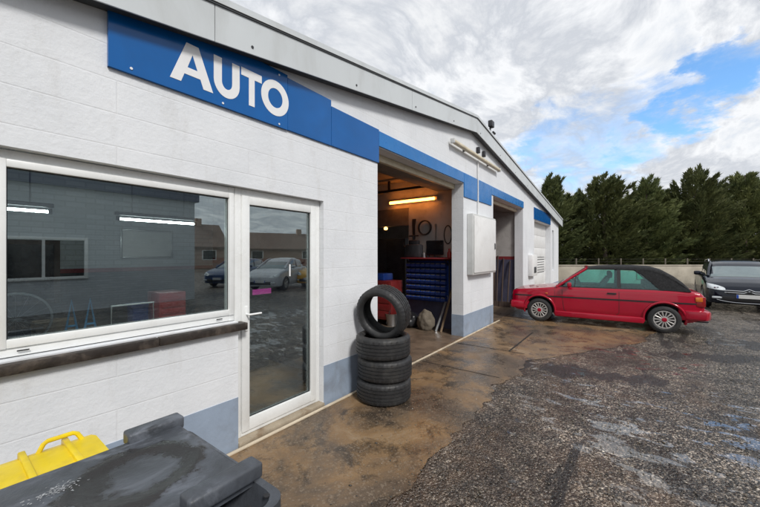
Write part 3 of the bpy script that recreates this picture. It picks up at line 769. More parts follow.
# orange tube lamp and its pipe, on the partition
lt = thing('tube_lamp', 'glowing orange fluorescent tube on the wall inside the first bay', 'lamp', (WX, 4.15, 2.92))
bm = bmesh.new(); tube(bm, [(-.10,-.60,0), (-.10,.60,0)], .032, 12); obj('tube', bm, M['orange_tube'], lt, 40)
bm = bmesh.new(); bbox(bm, -.075, -.045, -.66, .66, -.03, .05, .006); box(bm, -.046, -.001, -.62, -.56, -.02, .03); box(bm, -.046, -.001, .05, .12, -.02, .03); obj('fitting', bm, M['cream'], lt, 30)
hb = thing('hanging_rail', 'dark rail bracket hung from the ceiling above the orange tube', 'rail', (WX-.25, 4.25, 3.15))
bm = bmesh.new(); bbox(bm, -.03, .03, -.85, .75, 0, .06, .006); obj('rail', bm, M['steel_dark'], hb, 30)
bm = bmesh.new(); box(bm, -.02, .02, .40, .45, .061, .27); obj('hanger', bm, M['steel_dark'], hb, 0)
bm = bmesh.new(); tube(bm, [(0,.6,-.005),(-.3,.75,-.06),(-.5,1.1,-.06)], .02, 8); obj('hook_arm', bm, M['steel_dark'], hb, 30)
# dark cupboard, red trolley behind the lintel
cb = thing('tall_locker', 'tall dark metal locker deep inside the first bay', 'locker', (7.35, 5.6, .012))
bm = bmesh.new(); bbox(bm, -.25, .25, -1.1, 1.1, 0, 2.05, .01); obj('body', bm, M['int_dark'], cb, 30)
bm = bmesh.new()
for k in range(4): bbox(bm, -.262, -.251, -1.08+k*.54, -.56+k*.54, .06, 2.0, .005)
obj('door', bm, M['int_dark'], cb, 30)
bm = bmesh.new()
for k in range(4): bbox(bm, -.28, -.263, -.62+k*.54, -.60+k*.54, .95, 1.1, .003)
obj('handle', bm, M['metal'], cb, 30)
bk = thing('bucket', 'grey metal bucket on the workshop floor left of the black bag', 'bucket', (6.45, 4.45, .012))
bm = bmesh.new(); lathe(bm, [(0,0),(.11,0),(.15,.28),(.155,.285),(.145,.285),(.106,.01),(0,.01)], 24); obj('body', bm, M['metal'], bk, 40)
bm = bmesh.new(); tube(bm, [(.15*math.cos(PI*i/10), -.03, .27+.14*math.sin(PI*i/10)) for i in range(11)], .006, 6); obj('handle', bm, M['steel_dark'], bk, 40)
for k, (nm, lb_, y_, z_, w_, h_, mt_) in enumerate((
    ('hand_saw', 'dark hand saw hung on the wall above the machine', 4.12, 2.16, .06, .34, 'steel_dark'), ('hose_coil', 'coiled black hose hung on the wall above the shelf', 3.82, 2.28, .16, .16, 'rubber'), ('spanner', 'long steel spanner hung on the wall above the monitor', 3.55, 2.05, .03, .30, 'metal'), ('fan_belt', 'thin black fan belt loop hung nearest the pier', 3.25, 2.10, .09, .20, 'rubber'))):
    bm = bmesh.new()
    if nm in ('hose_coil', 'fan_belt'):
        for q in range(3 if nm == 'hose_coil' else 1): tube(bm, [(-.02-.022*q, w_*math.cos(2*PI*i/28), h_*math.sin(2*PI*i/28)) for i in range(28)], .012, 8, closed=True)
    else:
        prism(bm, [(-w_*.5,-h_),(w_*.5,-h_),(w_*(.9 if nm == 'hand_saw' else .35),h_*.5),(w_*.9,h_),(-w_*.9,h_),(-w_*.35,h_*.5)], lambda a, z: (-.012, a, z), lambda a, z: (-.004, a, z))
    o = obj(nm, bm, M[mt_], None, 40); o.location = (WX, y_, z_); tag(o, lb_, nm.replace('_', ' '))
tr = thing('tool_trolley', 'dark red tool trolley in front of the tall locker', 'trolley', (6.6, 5.0, .012)); tr.scale = (1, 1.5, 1.15)
bm = bmesh.new(); bbox(bm, -.25, .25, -.4, .4, .12, .90, .015); obj('cabinet', bm, M['red_dark'], tr, 30)
for k in range(5):
    bm = bmesh.new(); bbox(bm, -.262, -.251, -.37, .37, .16+k*.145, .29+k*.145, .005); obj('drawer', bm, M['red_dark'], tr, 30)
for sx in (-.2, .2):
    for sy in (-.33, .33):
        bm = bmesh.new(); tube(bm, [(sx, sy-.02, .06), (sx, sy+.02, .06)], .06, 14); obj('wheel', bm, M['rubber'], tr, 40)
bm = bmesh.new(); bbox(bm, -.2, .2, -.35, .3, 0, .16, .02)
o = obj('toolbox', bm, M['bin_blue'], None, 30); o.location = (6.6, 5.0, 1.049); tag(o, 'blue toolbox on top of the red trolley', 'toolbox')
for (yy, zz, l) in ((6.2, 2.28, 'small orange lamp deep in the first bay, farther one'), (5.0, 2.28, 'small orange lamp deep in the first bay, nearer one')):
    bm = bmesh.new(); lathe(bm, [(0,0),(.04,.01),(.05,.05),(.02,.08),(0,.08)], 12)
    o = obj('ceiling_lamp', bm, M['small_lamp'], None, 40); o.location = (6.98, yy, zz); tag(o, l, 'lamp', 'small lamps under the lintel')
# brooms in the second bay
for k, (yy, l) in enumerate(((3.12, 'wooden handled broom leaning in the second bay, nearest the opening'), (3.30, 'wooden handled broom leaning in the second bay, middle of three'), (3.46, 'wooden handled broom leaning in the second bay, deepest of three'))):
    t = thing('broom', l, 'broom', (10.92, yy, .012), 0, 'brooms in the second bay')
    bm = bmesh.new(); tube(bm, [(0,0,.1), (.205, .02*(k-1), 1.45+.08*k)], .022, 8); obj('handle', bm, M['wood_dark'], t, 40)
    bm = bmesh.new(); prism(bm, [(-.06,0),(.06,0),(.035,.16),(-.035,.16)], lambda x, z: (x, -.1, z), lambda x, z: (x, .1, z)); obj('bristles', bm, M['wood_dark'], t, 0)
bm = bmesh.new(); bbox(bm, 10.75, 11.14, 3.55, 3.95, .012, 1.15, .01)
tag(based(obj('wooden_crate', bm, M['wood_dark'], None, 30)), 'tall dark wooden crate against the wall of the second bay', 'crate')

# ------------------------------------------------------------------ inside the office
def strip_light(x0, x1, y, z, label):
    t = thing('strip_light', label, 'light', ((x0+x1)/2, y, z), 0, 'white strip lights in the office'); h = (x1-x0)/2
    bm = bmesh.new(); tube(bm, [(-h,0,0),(h,0,0)], .013, 10); obj('tube', bm, M['white_tube'], t, 40)
    bm = bmesh.new(); bbox(bm, -h-.04, h+.04, -.03, .03, .04, .08, .006); box(bm, -h-.03, -h-.001, -.02, .02, -.02, .03); box(bm, h+.001, h+.03, -.02, .02, -.02, .03); obj('fitting', bm, M['steel_dark'], t, 30)
    bm = bmesh.new()
    for s in (-.7*h, .7*h): tube(bm, [(s,0,.079),(s,0,3.42-z)], .006, 6)
    obj('chain', bm, M['metal'], t, 30)
strip_light(-.10, .72, 4.6, 2.08, 'white strip light glowing in the office, left one in the window')
strip_light(1.30, 2.10, 4.6, 2.06, 'white strip light glowing in the office, right one in the window')
iw = thing('inner_window', 'white framed inner window in the back wall of the office', 'window', (.35, 6.29, 1.0))
bm = frame_bm(-.75, .75, 0, .85, .06, -.04, 0); box(bm, -.03, .03, -.04, 0, .06, .79); obj('frame', bm, M['wood_dark'], iw, 30)
bm = bmesh.new(); box(bm, -.7, .7, -.015, -.005, .05, .8); obj('pane', bm, M['screen'], iw, 0)
pn = thing('notice_board', 'pale paper notice board on the brick office wall', 'board', (2.15, 6.29, 1.62))
bm = bmesh.new(); bbox(bm, -.35, .35, -.02, -.001, 0, .42, .004); obj('board', bm, M['smooth_white'], pn, 30)
bm = frame_bm(-.37, .37, -.02, .44, .03, -.03, -.021); obj('frame', bm, M['metal'], pn, 30)
bench = thing('work_bench', 'dark work bench just inside the office window', 'bench', (.9, 3.6, .012))
bm = bmesh.new(); bbox(bm, -1.0, .72, -.45, .45, .86, .92, .008); obj('top', bm, M['int_dark'], bench, 30)
for sx in (-.9, .62):
    for sy in (-.38, .38):
        bm = bmesh.new(); box(bm, sx-.03, sx+.03, sy-.03, sy+.03, 0, .859); obj('leg', bm, M['steel_dark'], bench, 0)
for k, (nm, lb_, cat_, xx, yy, dims, mt_) in enumerate((
    ('cardboard_box', 'brown cardboard box on the office bench behind the blue stands', 'box', .66, 3.95, (.13,.09,.17), 'wood'),
    ('plastic_crate', 'blue plastic crate on the office bench next to the red tool chest', 'crate', 1.27, 3.95, (.07,.08,.24), 'bin_blue'),
    ('paper_stack', 'flat stack of white papers on the office bench near the window', 'papers', 1.15, 3.32, (.15,.11,.03), 'smooth_white'),
    ('grey_battery', 'grey boxy car battery on the bench below the bicycle wheel', 'battery', .52, 3.45, (.12,.08,.10), 'grey_plastic'),
    ('oil_can', 'black square oil can at the left end of the office bench', 'can', .18, 3.7, (.08,.06,.22), 'screen'))):
    bm = bmesh.new(); bbox(bm, -dims[0], dims[0], -dims[1], dims[1], 0, dims[2], .012)
    if cat_ in ('can', 'battery'): tube(bm, [(dims[0]*.5,0,dims[2]-.004),(dims[0]*.5,0,dims[2]+.03)], .016, 10); tube(bm, [(-dims[0]*.5,0,dims[2]-.004),(-dims[0]*.5,0,dims[2]+.02)], .012, 10)
    if cat_ == 'box': box(bm, -dims[0]*1.0, dims[0]*1.0, -.012, .012, dims[2]-.001, dims[2]+.003)
    if cat_ == 'crate': bbox(bm, -dims[0]-.012, dims[0]+.012, -dims[1]-.012, dims[1]+.012, dims[2]-.03, dims[2]+.002, .004)
    o = obj(nm, bm, M[mt_], None, 30); o.location = (xx, yy, .932); tag(o, lb_, cat_)
tb = thing('tool_chest', 'red tool chest of drawers on the bench by the window', 'tool chest', (1.45, 3.75, .932))
bm = bmesh.new(); bbox(bm, -.12, .12, -.15, .15, 0, .36, .01); obj('body', bm, M['red_plain'], tb, 30)
for k in range(5):
    bm = bmesh.new(); bbox(bm, -.11, .11, -.16, -.151, .02+k*.065, .075+k*.065, .003); obj('drawer', bm, M['red_plain'], tb, 30)
bm = bmesh.new()
wfp = [(1.0,0),(1.28,0),(1.28,.24),(1.0,.24)]
tube(bm, [(-.16,0,.01),(.16,0,.01),(.16,0,.28),(-.16,0,.28)], .009, 8, closed=True)
o = obj('display_stand', bm, M['upvc'], None, 40); o.location = (1.12, 3.6, .933); tag(o, 'white rectangular wire frame standing on the bench', 'frame')
lump('red_ball', (1.17, 3.75, .932), .06, .06, .06, M['red_plain'], 'small red ball shaped object behind the white wire frame', 'ball', 2)
for k, (xx, l) in enumerate(((.72, 'blue folding stand on the bench, left one'), (.84, 'blue folding stand on the bench, right one'))):
    bm = bmesh.new(); tube(bm, [(-.05,0,.012),(0,0,.36),(.05,0,.012)], .012, 8); tube(bm, [(-.03,0,.15),(.03,0,.15)], .009, 8)
    o = obj('folding_stand', bm, M['blue_stand'], None, 40); o.location = (xx, 3.7, .92); tag(o, l, 'stand', 'blue stands on the office bench')
bm = bmesh.new()
pts = [(-.12,0,.012),(-.11,0,.07),(-.05,0,.09),(.05,0,.09),(.11,0,.07),(.12,0,.012)]
tube(bm, pts, .008, 8); o = obj('towel_holder', bm, M['upvc'], None, 40); o.location = (.86, 3.3, .92); tag(o, 'white bent wire handle on the bench close to the window', 'handle')
wl = thing('bicycle_wheel', 'thin spoked bicycle wheel standing on the bench behind the window', 'wheel', (.42, 3.85, .932))
bm = bmesh.new(); lathe(bm, [(.20,-.008),(.215,-.008),(.215,.008),(.20,.008),(.20,-.008)], 48, Matrix.Translation((0,0,.215)) @ Matrix.Rotation(PI/2, 4, 'X')); obj('rim', bm, M['metal'], wl, 30)
bm = bmesh.new()
for k in range(16):
    a = 2*PI*k/16; tube(bm, [(0,.0,.215),(.203*math.cos(a),0,.215+.203*math.sin(a))], .0015, 4)
obj('spokes', bm, M['metal'], wl, 0)
dc = thing('office_desk', 'low counter with pink sheet seen through the glass door', 'counter', (2.6, 4.6, .012))
bm = bmesh.new(); bbox(bm, -.5, .5, -.3, .3, .98, 1.02, .006); obj('top', bm, M['int_dark'], dc, 30)
bm = bmesh.new(); box(bm, -.46, .46, -.26, .26, 0, .979); obj('base', bm, M['int_dark'], dc, 0)
bm = bmesh.new(); bbox(bm, -.10, .10, -.004, .004, 0, .05, .001)
o = obj('pink_sign', bm, M['pink'], None, 0); o.location = (1.90, RY+.042, 1.285); tag(o, 'pink strip of paper stuck inside the glass door', 'paper')

# ------------------------------------------------------------------ tyres
def tyre_bm(ro=.316, ri=.222, wd=.245, n=120, groove=True):
    bm = bmesh.new(); h = wd/2
    prof = [(ri, -h*.72), (ri+.012, -h*.86), (ri+.03, -h*.97), (ri+.05, -h), (ro-.035, -h*.97), (ro-.012, -h*.86), (ro-.002, -h*.76)]
    gl = [-.46, -.16, .16, .46]
    for g in gl:
        prof += [(ro, h*(g-.055)), (ro-.009, h*(g-.04)), (ro-.009, h*(g+.04)), (ro, h*(g+.055))]
    prof += [(r_, -z_) for r_, z_ in prof[:7][::-1]]
    prof += [(ri+.004, h*.70), (ro-.014, h*.62), (ro-.014, -h*.62), (ri+.004, -h*.70), prof[0]]
    nt_ = len(prof)
    def rf(i, j, r):
        if r > ro-.014 and i in (5, 6, 7, 22, 23, 24, 25) and j % 3 == 0: return r-.005
        if r > ro-.001 and j % 4 == 0: return r-.003
        return r
    lathe(bm, prof, n, None, rf)
    return bm
TX, TY = 3.19, 2.315
tmesh = None
for k, l in enumerate(('black car tyre lying flat at the bottom of the stack', 'black car tyre lying flat in the middle of the stack', 'black car tyre lying flat third from the ground, under the leaning tyre')):
    if tmesh is None:
        tmesh = o = obj('car_tyre', tyre_bm(), M['rubber'], None, 35)
    else: o = tmesh.copy(); COL.objects.link(o)
    o.location = (TX + (.0,.008,-.006)[k], TY+(0,-.008,.004)[k], .127+.2465*k); o.rotation_euler = (0,0,k*1.3)
    tag(o, l, 'tyre', 'tyres stacked by the wall')
o = tmesh.copy(); COL.objects.link(o)
tag(o, 'black car tyre standing upright and leaning on top of the stack', 'tyre', 'tyres stacked by the wall')
o.rotation_euler = (0, R(90-12), R(8)); o.location = (TX+.02, TY+.02, .742+.240)

# ------------------------------------------------------------------ bins in the foreground
wb = thing('waste_container', 'weathered dark grey waste container with stained flat lid in the foreground', 'waste container', (.07, 1.24, 0))
LZ = .925
x0, x1, y0, y1 = -.60, .60, -.205, .365     # lid, local
# lid as a displaced grid: shallow dish and flat ribs are real relief
bm = bmesh.new(); nx, ny = 96, 48
gr = []
for i in range(nx+1):
    row = []
    for j in range(ny+1):
        X = x0+(x1-x0)*i/nx; Y = y0+(y1-y0)*j/ny
        z = LZ
        dd = math.hypot((X-.36)/1.15, Y-.09)
        z -= .005*max(0, min(1, (.155-dd)/.05))
        z += .003*math.exp(-((dd-.155)/.018)**2)
        z += .0025*noise.noise(Vector((X*4, Y*4, 0)))
        if X < .02: z += .010*max(0, min(1, (.02-X)/.02))
        ed = min(X-x0, x1-X, Y-y0, y1-Y)
        if ed < .025: z -= .02*(1-ed/.025)**2
        row.append(bm.verts.new((X, Y, z)))
    gr.append(row)
for i in range(nx):
    for j in range(ny): bm.faces.new((gr[i][j], gr[i+1][j], gr[i+1][j+1], gr[i][j+1]))
bd = [e for e in bm.edges if e.is_boundary]
ret = bmesh.ops.extrude_edge_only(bm, edges=bd)
for v in ret['geom']:
    if isinstance(v, bmesh.types.BMVert): v.co.z -= .035
lid = obj('lid', bm, M['lid'], wb, 45)
bm = bmesh.new(); bbox(bm, .40, .605, y1-.045, y1+.025, LZ-.02, LZ+.034, .011, 3); obj('lid_grip', bm, M['lid'], lid, 40)
bm = bmesh.new(); bbox(bm, .375, .615, y0-.035, y0+.035, LZ-.02, LZ+.034, .011, 3); obj('lid_grip', bm, M['lid'], lid, 40)
# stains on the lid
def stain(name, mat, blobs, z):
    bm = bmesh.new()
    for a in blobs:
        pts = blob(*a)
        c_ = bm.verts.new((a[0], a[1], 0)); vv = [bm.verts.new((p[0], p[1], 0)) for p in pts]
        for i in range(len(vv)): bm.faces.new((c_, vv[i], vv[(i+1)%len(vv)]))
    for v in bm.verts:
        X, Y = v.co.x, v.co.y
        dd = math.hypot((X-.36)/1.15, Y-.09); zz = LZ
        zz -= .005*max(0, min(1, (.155-dd)/.05)); zz += .003*math.exp(-((dd-.155)/.018)**2); zz += .0025*noise.noise(Vector((X*4, Y*4, 0)))
        if X < .02: zz += .010*max(0, min(1, (.02-X)/.02))
        v.co.z = zz+z
    return obj(name, bm, mat, lid, 0)
stain('bird_dirt', M['droppings'], [(.17+.030*random.gauss(0,1), .19+.016*random.gauss(0,1), random.uniform(.0008,.0045), random.uniform(.0006,.0025), random.uniform(0,3), 0, 20+k, 12, .9) for k in range(130)], .0035)
# body: tapered tub with flange
def tub(name, xa, xb, ya, yb, ztop, mat, parent, taper=.82):
    bm = bmesh.new(); cx_, cy_ = (xa+xb)/2, (ya+yb)/2; hx, hy = (xb-xa)/2, (yb-ya)/2
    rings = []
    def rr(s, z, r=.07, inset=0):
        pts = []
        ax, ay = hx*s-inset, hy*s-inset
        for qx, qy, a0 in ((1,1,0),(-1,1,PI/2),(-1,-1,PI),(1,-1,3*PI/2)):
            for i in range(6):
                a = a0+PI/2*i/5; pts.append((cx_+qx*(ax-r)+r*math.cos(a), cy_+qy*(ay-r)+r*math.sin(a), z))
        return [bm.verts.new(p) for p in pts]
    for s, z, ins in ((taper,.16,.02),(taper,.18,0),(.97,ztop-.12,0),(1,ztop-.05,0),(1.03,ztop-.048,0),(1.03,ztop-.012,0),(1,ztop-.01,0.01),(.97,ztop-.12,.03)): rings.append(rr(s, z, .06, ins))
    for A, B in zip(rings[:-1], rings[1:]):
        for k in range(24): bm.faces.new((A[k], A[(k+1)%24], B[(k+1)%24], B[k]))
    bm.faces.new(rings[0]); bm.faces.new(rings[-1])
    return obj(name, bm, mat, parent, 35)
tub('tub', x0+.01, x1+.01, -.345, .35, LZ-.03, M['lid'], wb)
for xx, yy in ((.585, -.30), (.52, -.30), (.45, -.30)):
    bm = bmesh.new(); tube(bm, [(xx, yy, LZ-.0425), (xx, yy, LZ-.0385)], .010, 12); obj('rim_hole', bm, M['gasket'], wb, 0)
for sx in (-.4, .42):
    for sy in (-.2, .22):
        t = bmesh.new(); tube(t, [(sx, sy-.025, .09), (sx, sy+.025, .09)], .09, 18); tube(t, [(sx, sy, .09), (sx, sy+.0, .19)], .02, 8); obj('wheel', t, M['rubber'], wb, 40)
yb_ = thing('yellow_lid_bin', 'wheeled bin with a ribbed yellow lid standing between the grey container and the wall', 'bin', (.13, 1.90, 0))
bm = bmesh.new()
ZL = .765
prof = [(-.27, ZL-.015), (-.25, ZL+.02), (.16, ZL+.028), (.245, ZL+.005), (.26, ZL-.03), (.24, ZL-.035), (-.25, ZL-.03)]
prism(bm, prof, lambda y, z: (-.36, y, z), lambda y, z: (.36, y, z))
for k, xx in enumerate((-.30, -.16, -.02, .12, .26)):
    t = bmesh.new(); bbox(bm, xx-.012, xx+.012, -.22, .235, ZL+.006, ZL+.038, .006)
yl = obj('lid', bm, M['yellow'], yb_, 35)
bm = bmesh.new(); tube(bm, [(.165,.20,ZL+.01),(.185,.205,ZL+.048),(.20,.21,ZL+.055),(.285,.21,ZL+.055),(.30,.205,ZL+.048),(.32,.20,ZL+.01)], .010, 8); obj('grip', bm, M['yellow'], yl, 40)
tub('tub', -.35, .35, -.25, .25, ZL-.03, M['lid'], yb_)
for sx in (-.28, .28):
    t = bmesh.new(); tube(t, [(sx-.025, .2, .1), (sx+.025, .2, .1)], .10, 18); obj('wheel', t, M['rubber'], yb_, 40)
    t = bmesh.new(); tube(t, [(sx, -.18, .012), (sx, -.18, .17)], .03, 10); obj('foot', t, M['rubber'], yb_, 40)

# ------------------------------------------------------------------ cars
def paint(name, col, rough=.3, coat=.8): return pbr(name, col, rough, var=.06, scale=2, coat=coat, rvar=.05, spec=.3, dirt=((col[0]*.7+.012, col[1]*.7+.01, col[2]*.7+.008), .35, 2.5))
M['red_paint'] = paint('crimson_paint', (.38,.002,.022), .22, .6)
M['navy_paint'] = paint('dark_navy_paint', (.004,.007,.015), .2, .25)
M['silver_paint'] = paint('silver_paint', (.45,.47,.50))
M['yellow_paint'] = paint('yellow_paint', (.70,.36,.01))
M['blue_paint'] = paint('dark_blue_paint', (.012,.04,.12))
M['soft_top'] = pbr('black_canvas', (.007,.007,.008), .85, var=.3, scale=12, bmp=.3, bscale=120)
M['trim'] = pbr('black_trim', (.015,.015,.016), .5)
M['seat'] = pbr('dark_seat', (.035,.035,.04), .8)
M['teal_glass'] = glass('tinted_glass', (.60,.90,.88), 1.6)
M['car_glass'] = pbr('dark_car_glass', (.11,.155,.16), .03, var=.1, rvar=.01, spec=1.0, coat=1.0)
M['alloy'] = pbr('light_alloy', (.46,.44,.42), .35, metal=.25, dirt=((.2,.16,.12), .4, 8))
M['alloy_dark'] = pbr('dark_alloy', (.035,.033,.033), .5)
M['chrome'] = pbr('chrome', (.75,.76,.78), .12, metal=1, rvar=.03)
M['lamp_glass'] = pbr('headlamp_glass', (.62,.66,.68), .08, coat=1, var=.2, scale=14)
M['lamp_red'] = pbr('tail_lamp', (.30,.01,.01), .15, coat=1)
M['lamp_orange'] = pbr('indicator_lamp', (.65,.17,.01), .2, coat=1)
M['plate'] = pbr('plate_white', (.68,.68,.66), .4, var=.05)
M['plate_blue'] = pbr('plate_blue', (.01,.07,.42), .4)

def lerp_st(st, x):
    for a, b in zip(st[:-1], st[1:]):
        if a[0] >= x >= b[0]:
            t = (a[0]-x)/(a[0]-b[0]) if a[0] != b[0] else 0
            return [p+(q-p)*t for p, q in zip(a, b)]
    return list(st[0] if x > st[0][0] else st[-1])
def loft(st, sect, sub=4):
    """st: stations from front (+x) to rear; sect(values)-> half section [(y,z)...] from bottom centre to top centre"""
    bm = bmesh.new(); rings = []
    xs = []
    for a, b in zip(st[:-1], st[1:]):
        for i in range(sub): xs.append(a[0]+(b[0]-a[0])*i/sub)
    xs.append(st[-1][0])
    for x in xs:
        v = lerp_st(st, x); h = sect(*v)
        full = [(y, z) for y, z in h] + [(-y, z) for y, z in h[-2:0:-1]]
        rings.append([bm.verts.new((x, y, z)) for y, z in full])
    n = len(rings[0])
    for A, B in zip(rings[:-1], rings[1:]):
        for k in range(n): bm.faces.new((A[k], B[k], B[(k+1)%n], A[(k+1)%n]))
    bm.faces.new(rings[0]); bm.faces.new(rings[-1][::-1])
    bmesh.ops.recalc_face_normals(bm, faces=bm.faces[:])
    return bm
def sec_body(x, zb, zt, wd, rnd_=.05, crown=.015):
    hgt = zt-zb
    return [(0,zb), (.80*wd,zb), (.93*wd,zb+.015), (.975*wd,zb+.07*hgt+.03), (.992*wd,zb+.30*hgt), (wd,zb+.52*hgt), (.997*wd,zt-.30*hgt), (.985*wd,zt-.16*hgt),
            (.985*wd-.25*rnd_,zt-.75*rnd_), (.985*wd-.6*rnd_,zt-.28*rnd_), (.985*wd-1.15*rnd_,zt-.04*rnd_), (.985*wd-2*rnd_,zt+.15*crown), (.45*wd,zt+.8*crown), (0,zt+crown)]
def arches(bm, axles, r, yi, yo, zc):
    for ax in axles:
        for s in (1, -1):
            c_ = bmesh.new()
            tube(c_, [(ax, s*yi, zc), (ax, s*yo, zc)], r, 40)
            for f in c_.faces: f.material_index = 1
            bm = boolean(bm, c_)
    return bm
class Side:
    def __init__(self, bm): self.t = BVHTree.FromBMesh(bm)
    def y(self, x, z, s=1):
        h = self.t.ray_cast(Vector((x, s*3, z)), Vector((0, -s, 0)))
        return h[0].y if h[0] is not None else s*.7
    def ribbon(self, bm, pts, wd, off, s=1, n=None, th=None):
        """thin raised strip that follows the bodyside along an (x,z) polyline"""
        P = []
        for (a, b) in zip(pts[:-1], pts[1:]):
            k = max(1, int(math.hypot(b[0]-a[0], b[1]-a[1])/.05))
            for i in range(k): P.append((a[0]+(b[0]-a[0])*i/k, a[1]+(b[1]-a[1])*i/k))
        P.append(pts[-1])
        th = th or off*2+.004
        prev = None
        for i, (x, z) in enumerate(P):
            a = P[max(0, i-1)]; b = P[min(len(P)-1, i+1)]
            dx, dz = b[0]-a[0], b[1]-a[1]; l = math.hypot(dx, dz) or 1
            nx_, nz_ = -dz/l*wd/2, dx/l*wd/2
            q = []
            for sg_ in (1, -1):
                xx, zz = x+nx_*sg_, z+nz_*sg_
                yy = self.y(xx, zz, s)
                q += [bm.verts.new((xx, yy+s*off, zz)), bm.verts.new((xx, yy+s*(off-th), zz))]
            if prev:
                for f in ((0,2),(2,3),(3,1),(1,0)):
                    bm.faces.new((prev[f[0]], prev[f[1]], q[f[1]], q[f[0]]))
            prev = q
def make_wheel(parent, x, y, s, r, wd, style):
    wr = bpy.data.objects.new('wheel', None); COL.objects.link(wr); wr.parent = parent; wr.location = (x, y, r); wr.empty_display_size = .1
    rot = Matrix.Rotation(-s*PI/2, 4, 'X')       # z axis -> outward
    h = wd/2; ri = r*.66
    bm = bmesh.new()
    lathe(bm, [(ri,-h*.8),(ri+.02,-h),(r-.03,-h*.98),(r-.006,-h*.8),(r,-h*.4),(r,h*.4),(r-.006,h*.8),(r-.03,h*.98),(ri+.02,h),(ri,h*.85),(ri,-h*.8)], 48, rot)
    obj('tyre', bm, M['rubber'], wr, 35)
    bm = bmesh.new()
    lathe(bm, [(ri-.001,h*.86),(ri-.022,h*.86),(ri-.03,h*.5),(0,h*.35)], 48, rot)
    for f in bm.faces: f.material_index = 1
    lathe(bm, [(ri-.001,h*.80),(ri-.003,h*.93),(ri-.022,h*.93),(ri-.028,h*.7)], 48, rot)
    ns = {'multi':14, 'five':5, 'seven':7}[style]
    rr_ = {'multi':.015, 'five':.030, 'seven':.02}[style]
    for k in range(ns):
        a = 2*PI*k/ns
        p0 = rot @ Vector((.052*math.cos(a), .052*math.sin(a), h*.78)); p1 = rot @ Vector(((ri-.018)*math.cos(a), (ri-.018)*math.sin(a), h*.82))
        tube(bm, [p0, p1], [rr_*.8, rr_], 6)
    lathe(bm, [(.07,h*.5),(.07,h*.86),(.055,h*.92),(.04,h*.92)], 24, rot)
    obj('rim', bm, [M['alloy'], M['alloy_dark']], wr, 35)
    bm = bmesh.new(); lathe(bm, [(.045,h*.85),(.045,h*.95),(.03,h*.99),(0,h*.995)], 20, rot)
    obj('hub_cap', bm, M['red_paint'] if style == 'multi' else M['alloy'], wr, 40)
    return wr

# --- the red cabriolet
rc = thing('red_cabriolet', 'red old two door cabriolet with black soft top parked nose in at the second bay', 'car', (9.995, .69, 0), R(90+4.0))
AX = (1.20, -1.20)
st = [(1.86,.36,.66,.70),(1.83,.30,.735,.755),(1.74,.25,.765,.79),(1.45,.21,.80,.815),(1.0,.20,.85,.82),(.78,.19,.885,.82),(.4,.19,.895,.82),(-.4,.19,.90,.82),
      (-1.0,.19,.905,.82),(-1.4,.20,.905,.815),(-1.66,.25,.89,.80),(-1.78,.30,.87,.775),(-1.83,.36,.82,.75)]
body = loft(st, lambda x, a, b, c_: sec_body(x, a, b, c_, .045), 4)
side = Side(body)
body = arches(body, AX, .335, .50, 1.0, .30)
rb = obj('body', body, [M['red_paint'], M['trim']], rc, 32)
for s in (1, -1):
    for ax in AX:                           # arch flares
        bm = bmesh.new(); pts = []
        for i in range(25):
            a = R(-14)+ (PI+R(28))*i/24
            x_, z_ = ax+.352*math.cos(a), .30+.352*math.sin(a)
            pts.append((x_, side.y(x_, max(z_, .24), s)+s*.0, z_))
        tube(bm, pts, .026, 8)
        obj('wheel_arch', bm, M['red_paint'], rc, 50)
    bm = bmesh.new(); bbox(bm, -.86, .86, s*.80-.03, s*.80+.03, .17, .30, .02, 3); obj('side_skirt', bm, M['red_paint'], rc, 40)
    bm = bmesh.new(); side.ribbon(bm, [(1.78,.635),(-1.78,.655)], .028, .008, s); obj('side_trim', bm, M['trim'], rc, 30)
    bm = bmesh.new(); side.ribbon(bm, [(1.6,.745),(.8,.815),(-1.7,.835)], .006, .0015, s); obj('crease_line', bm, M['lamp_red'], rc, 30)
    bm = bmesh.new(); side.ribbon(bm, [(.70,.87),(.70,.66),(.66,.34),(.60,.29),(-.36,.29),(-.42,.36),(-.42,.875)], .009, .0015, s); side.ribbon(bm, [(.86,.30),(.86,.86)], .006, .0012, s); obj('door_seam', bm, M['trim'], rc, 30)
    bm = bmesh.new(); yy = side.y(-.30,.78,s); bbox(bm, -.37, -.20, min(yy, yy+s*.024), max(yy, yy+s*.024), .765, .80, .008); obj('door_handle', bm, M['trim'], rc, 30)
    bm = bmesh.new(); yy = s*.83; bbox(bm, .50, .585, min(yy, yy+s*.14), max(yy, yy+s*.14), .895, 1.0, .02, 3); tube(bm, [(.56, s*.79, .885), (.545, s*.86, .92)], .018, 8); obj('door_mirror', bm, M['red_paint'], rc, 40)
    bm = bmesh.new(); bbox(bm, -1.845, -1.70, min(s*.56, s*.80), max(s*.56, s*.80), .60, .80, .012); obj('tail_light', bm, M['lamp_red'], rc, 30)
    bm = bmesh.new(); bbox(bm, -1.80, -1.69, min(s*.70, s*.806), max(s*.70, s*.806), .70, .79, .008); obj('rear_indicator', bm, M['lamp_orange'], rc, 30)
    bm = bmesh.new(); lathe(bm, [(.085,0),(.085,.04),(.06,.06),(0,.065)], 24, Matrix.Translation((1.835, s*.48, .60)) @ Matrix.Rotation(PI/2, 4, 'Y')); obj('headlight', bm, M['lamp_glass'], rc, 40)
    yy = side.y(1.02,.55,s)
    bm = bmesh.new(); bbox(bm, 1.01, 1.06, min(yy,yy+s*.01), max(yy,yy+s*.01), .70, .725, .004); obj('side_repeater', bm, M['lamp_orange'], rc, 30)
bm = bmesh.new(); bbox(bm, 1.845, 1.875, -.40, .40, .50, .70, .008)
for k in range(5): box(bm, 1.874, 1.885, -.39, .39, .53+k*.032, .54+k*.032)
obj('grille', bm, M['trim'], rc, 30)
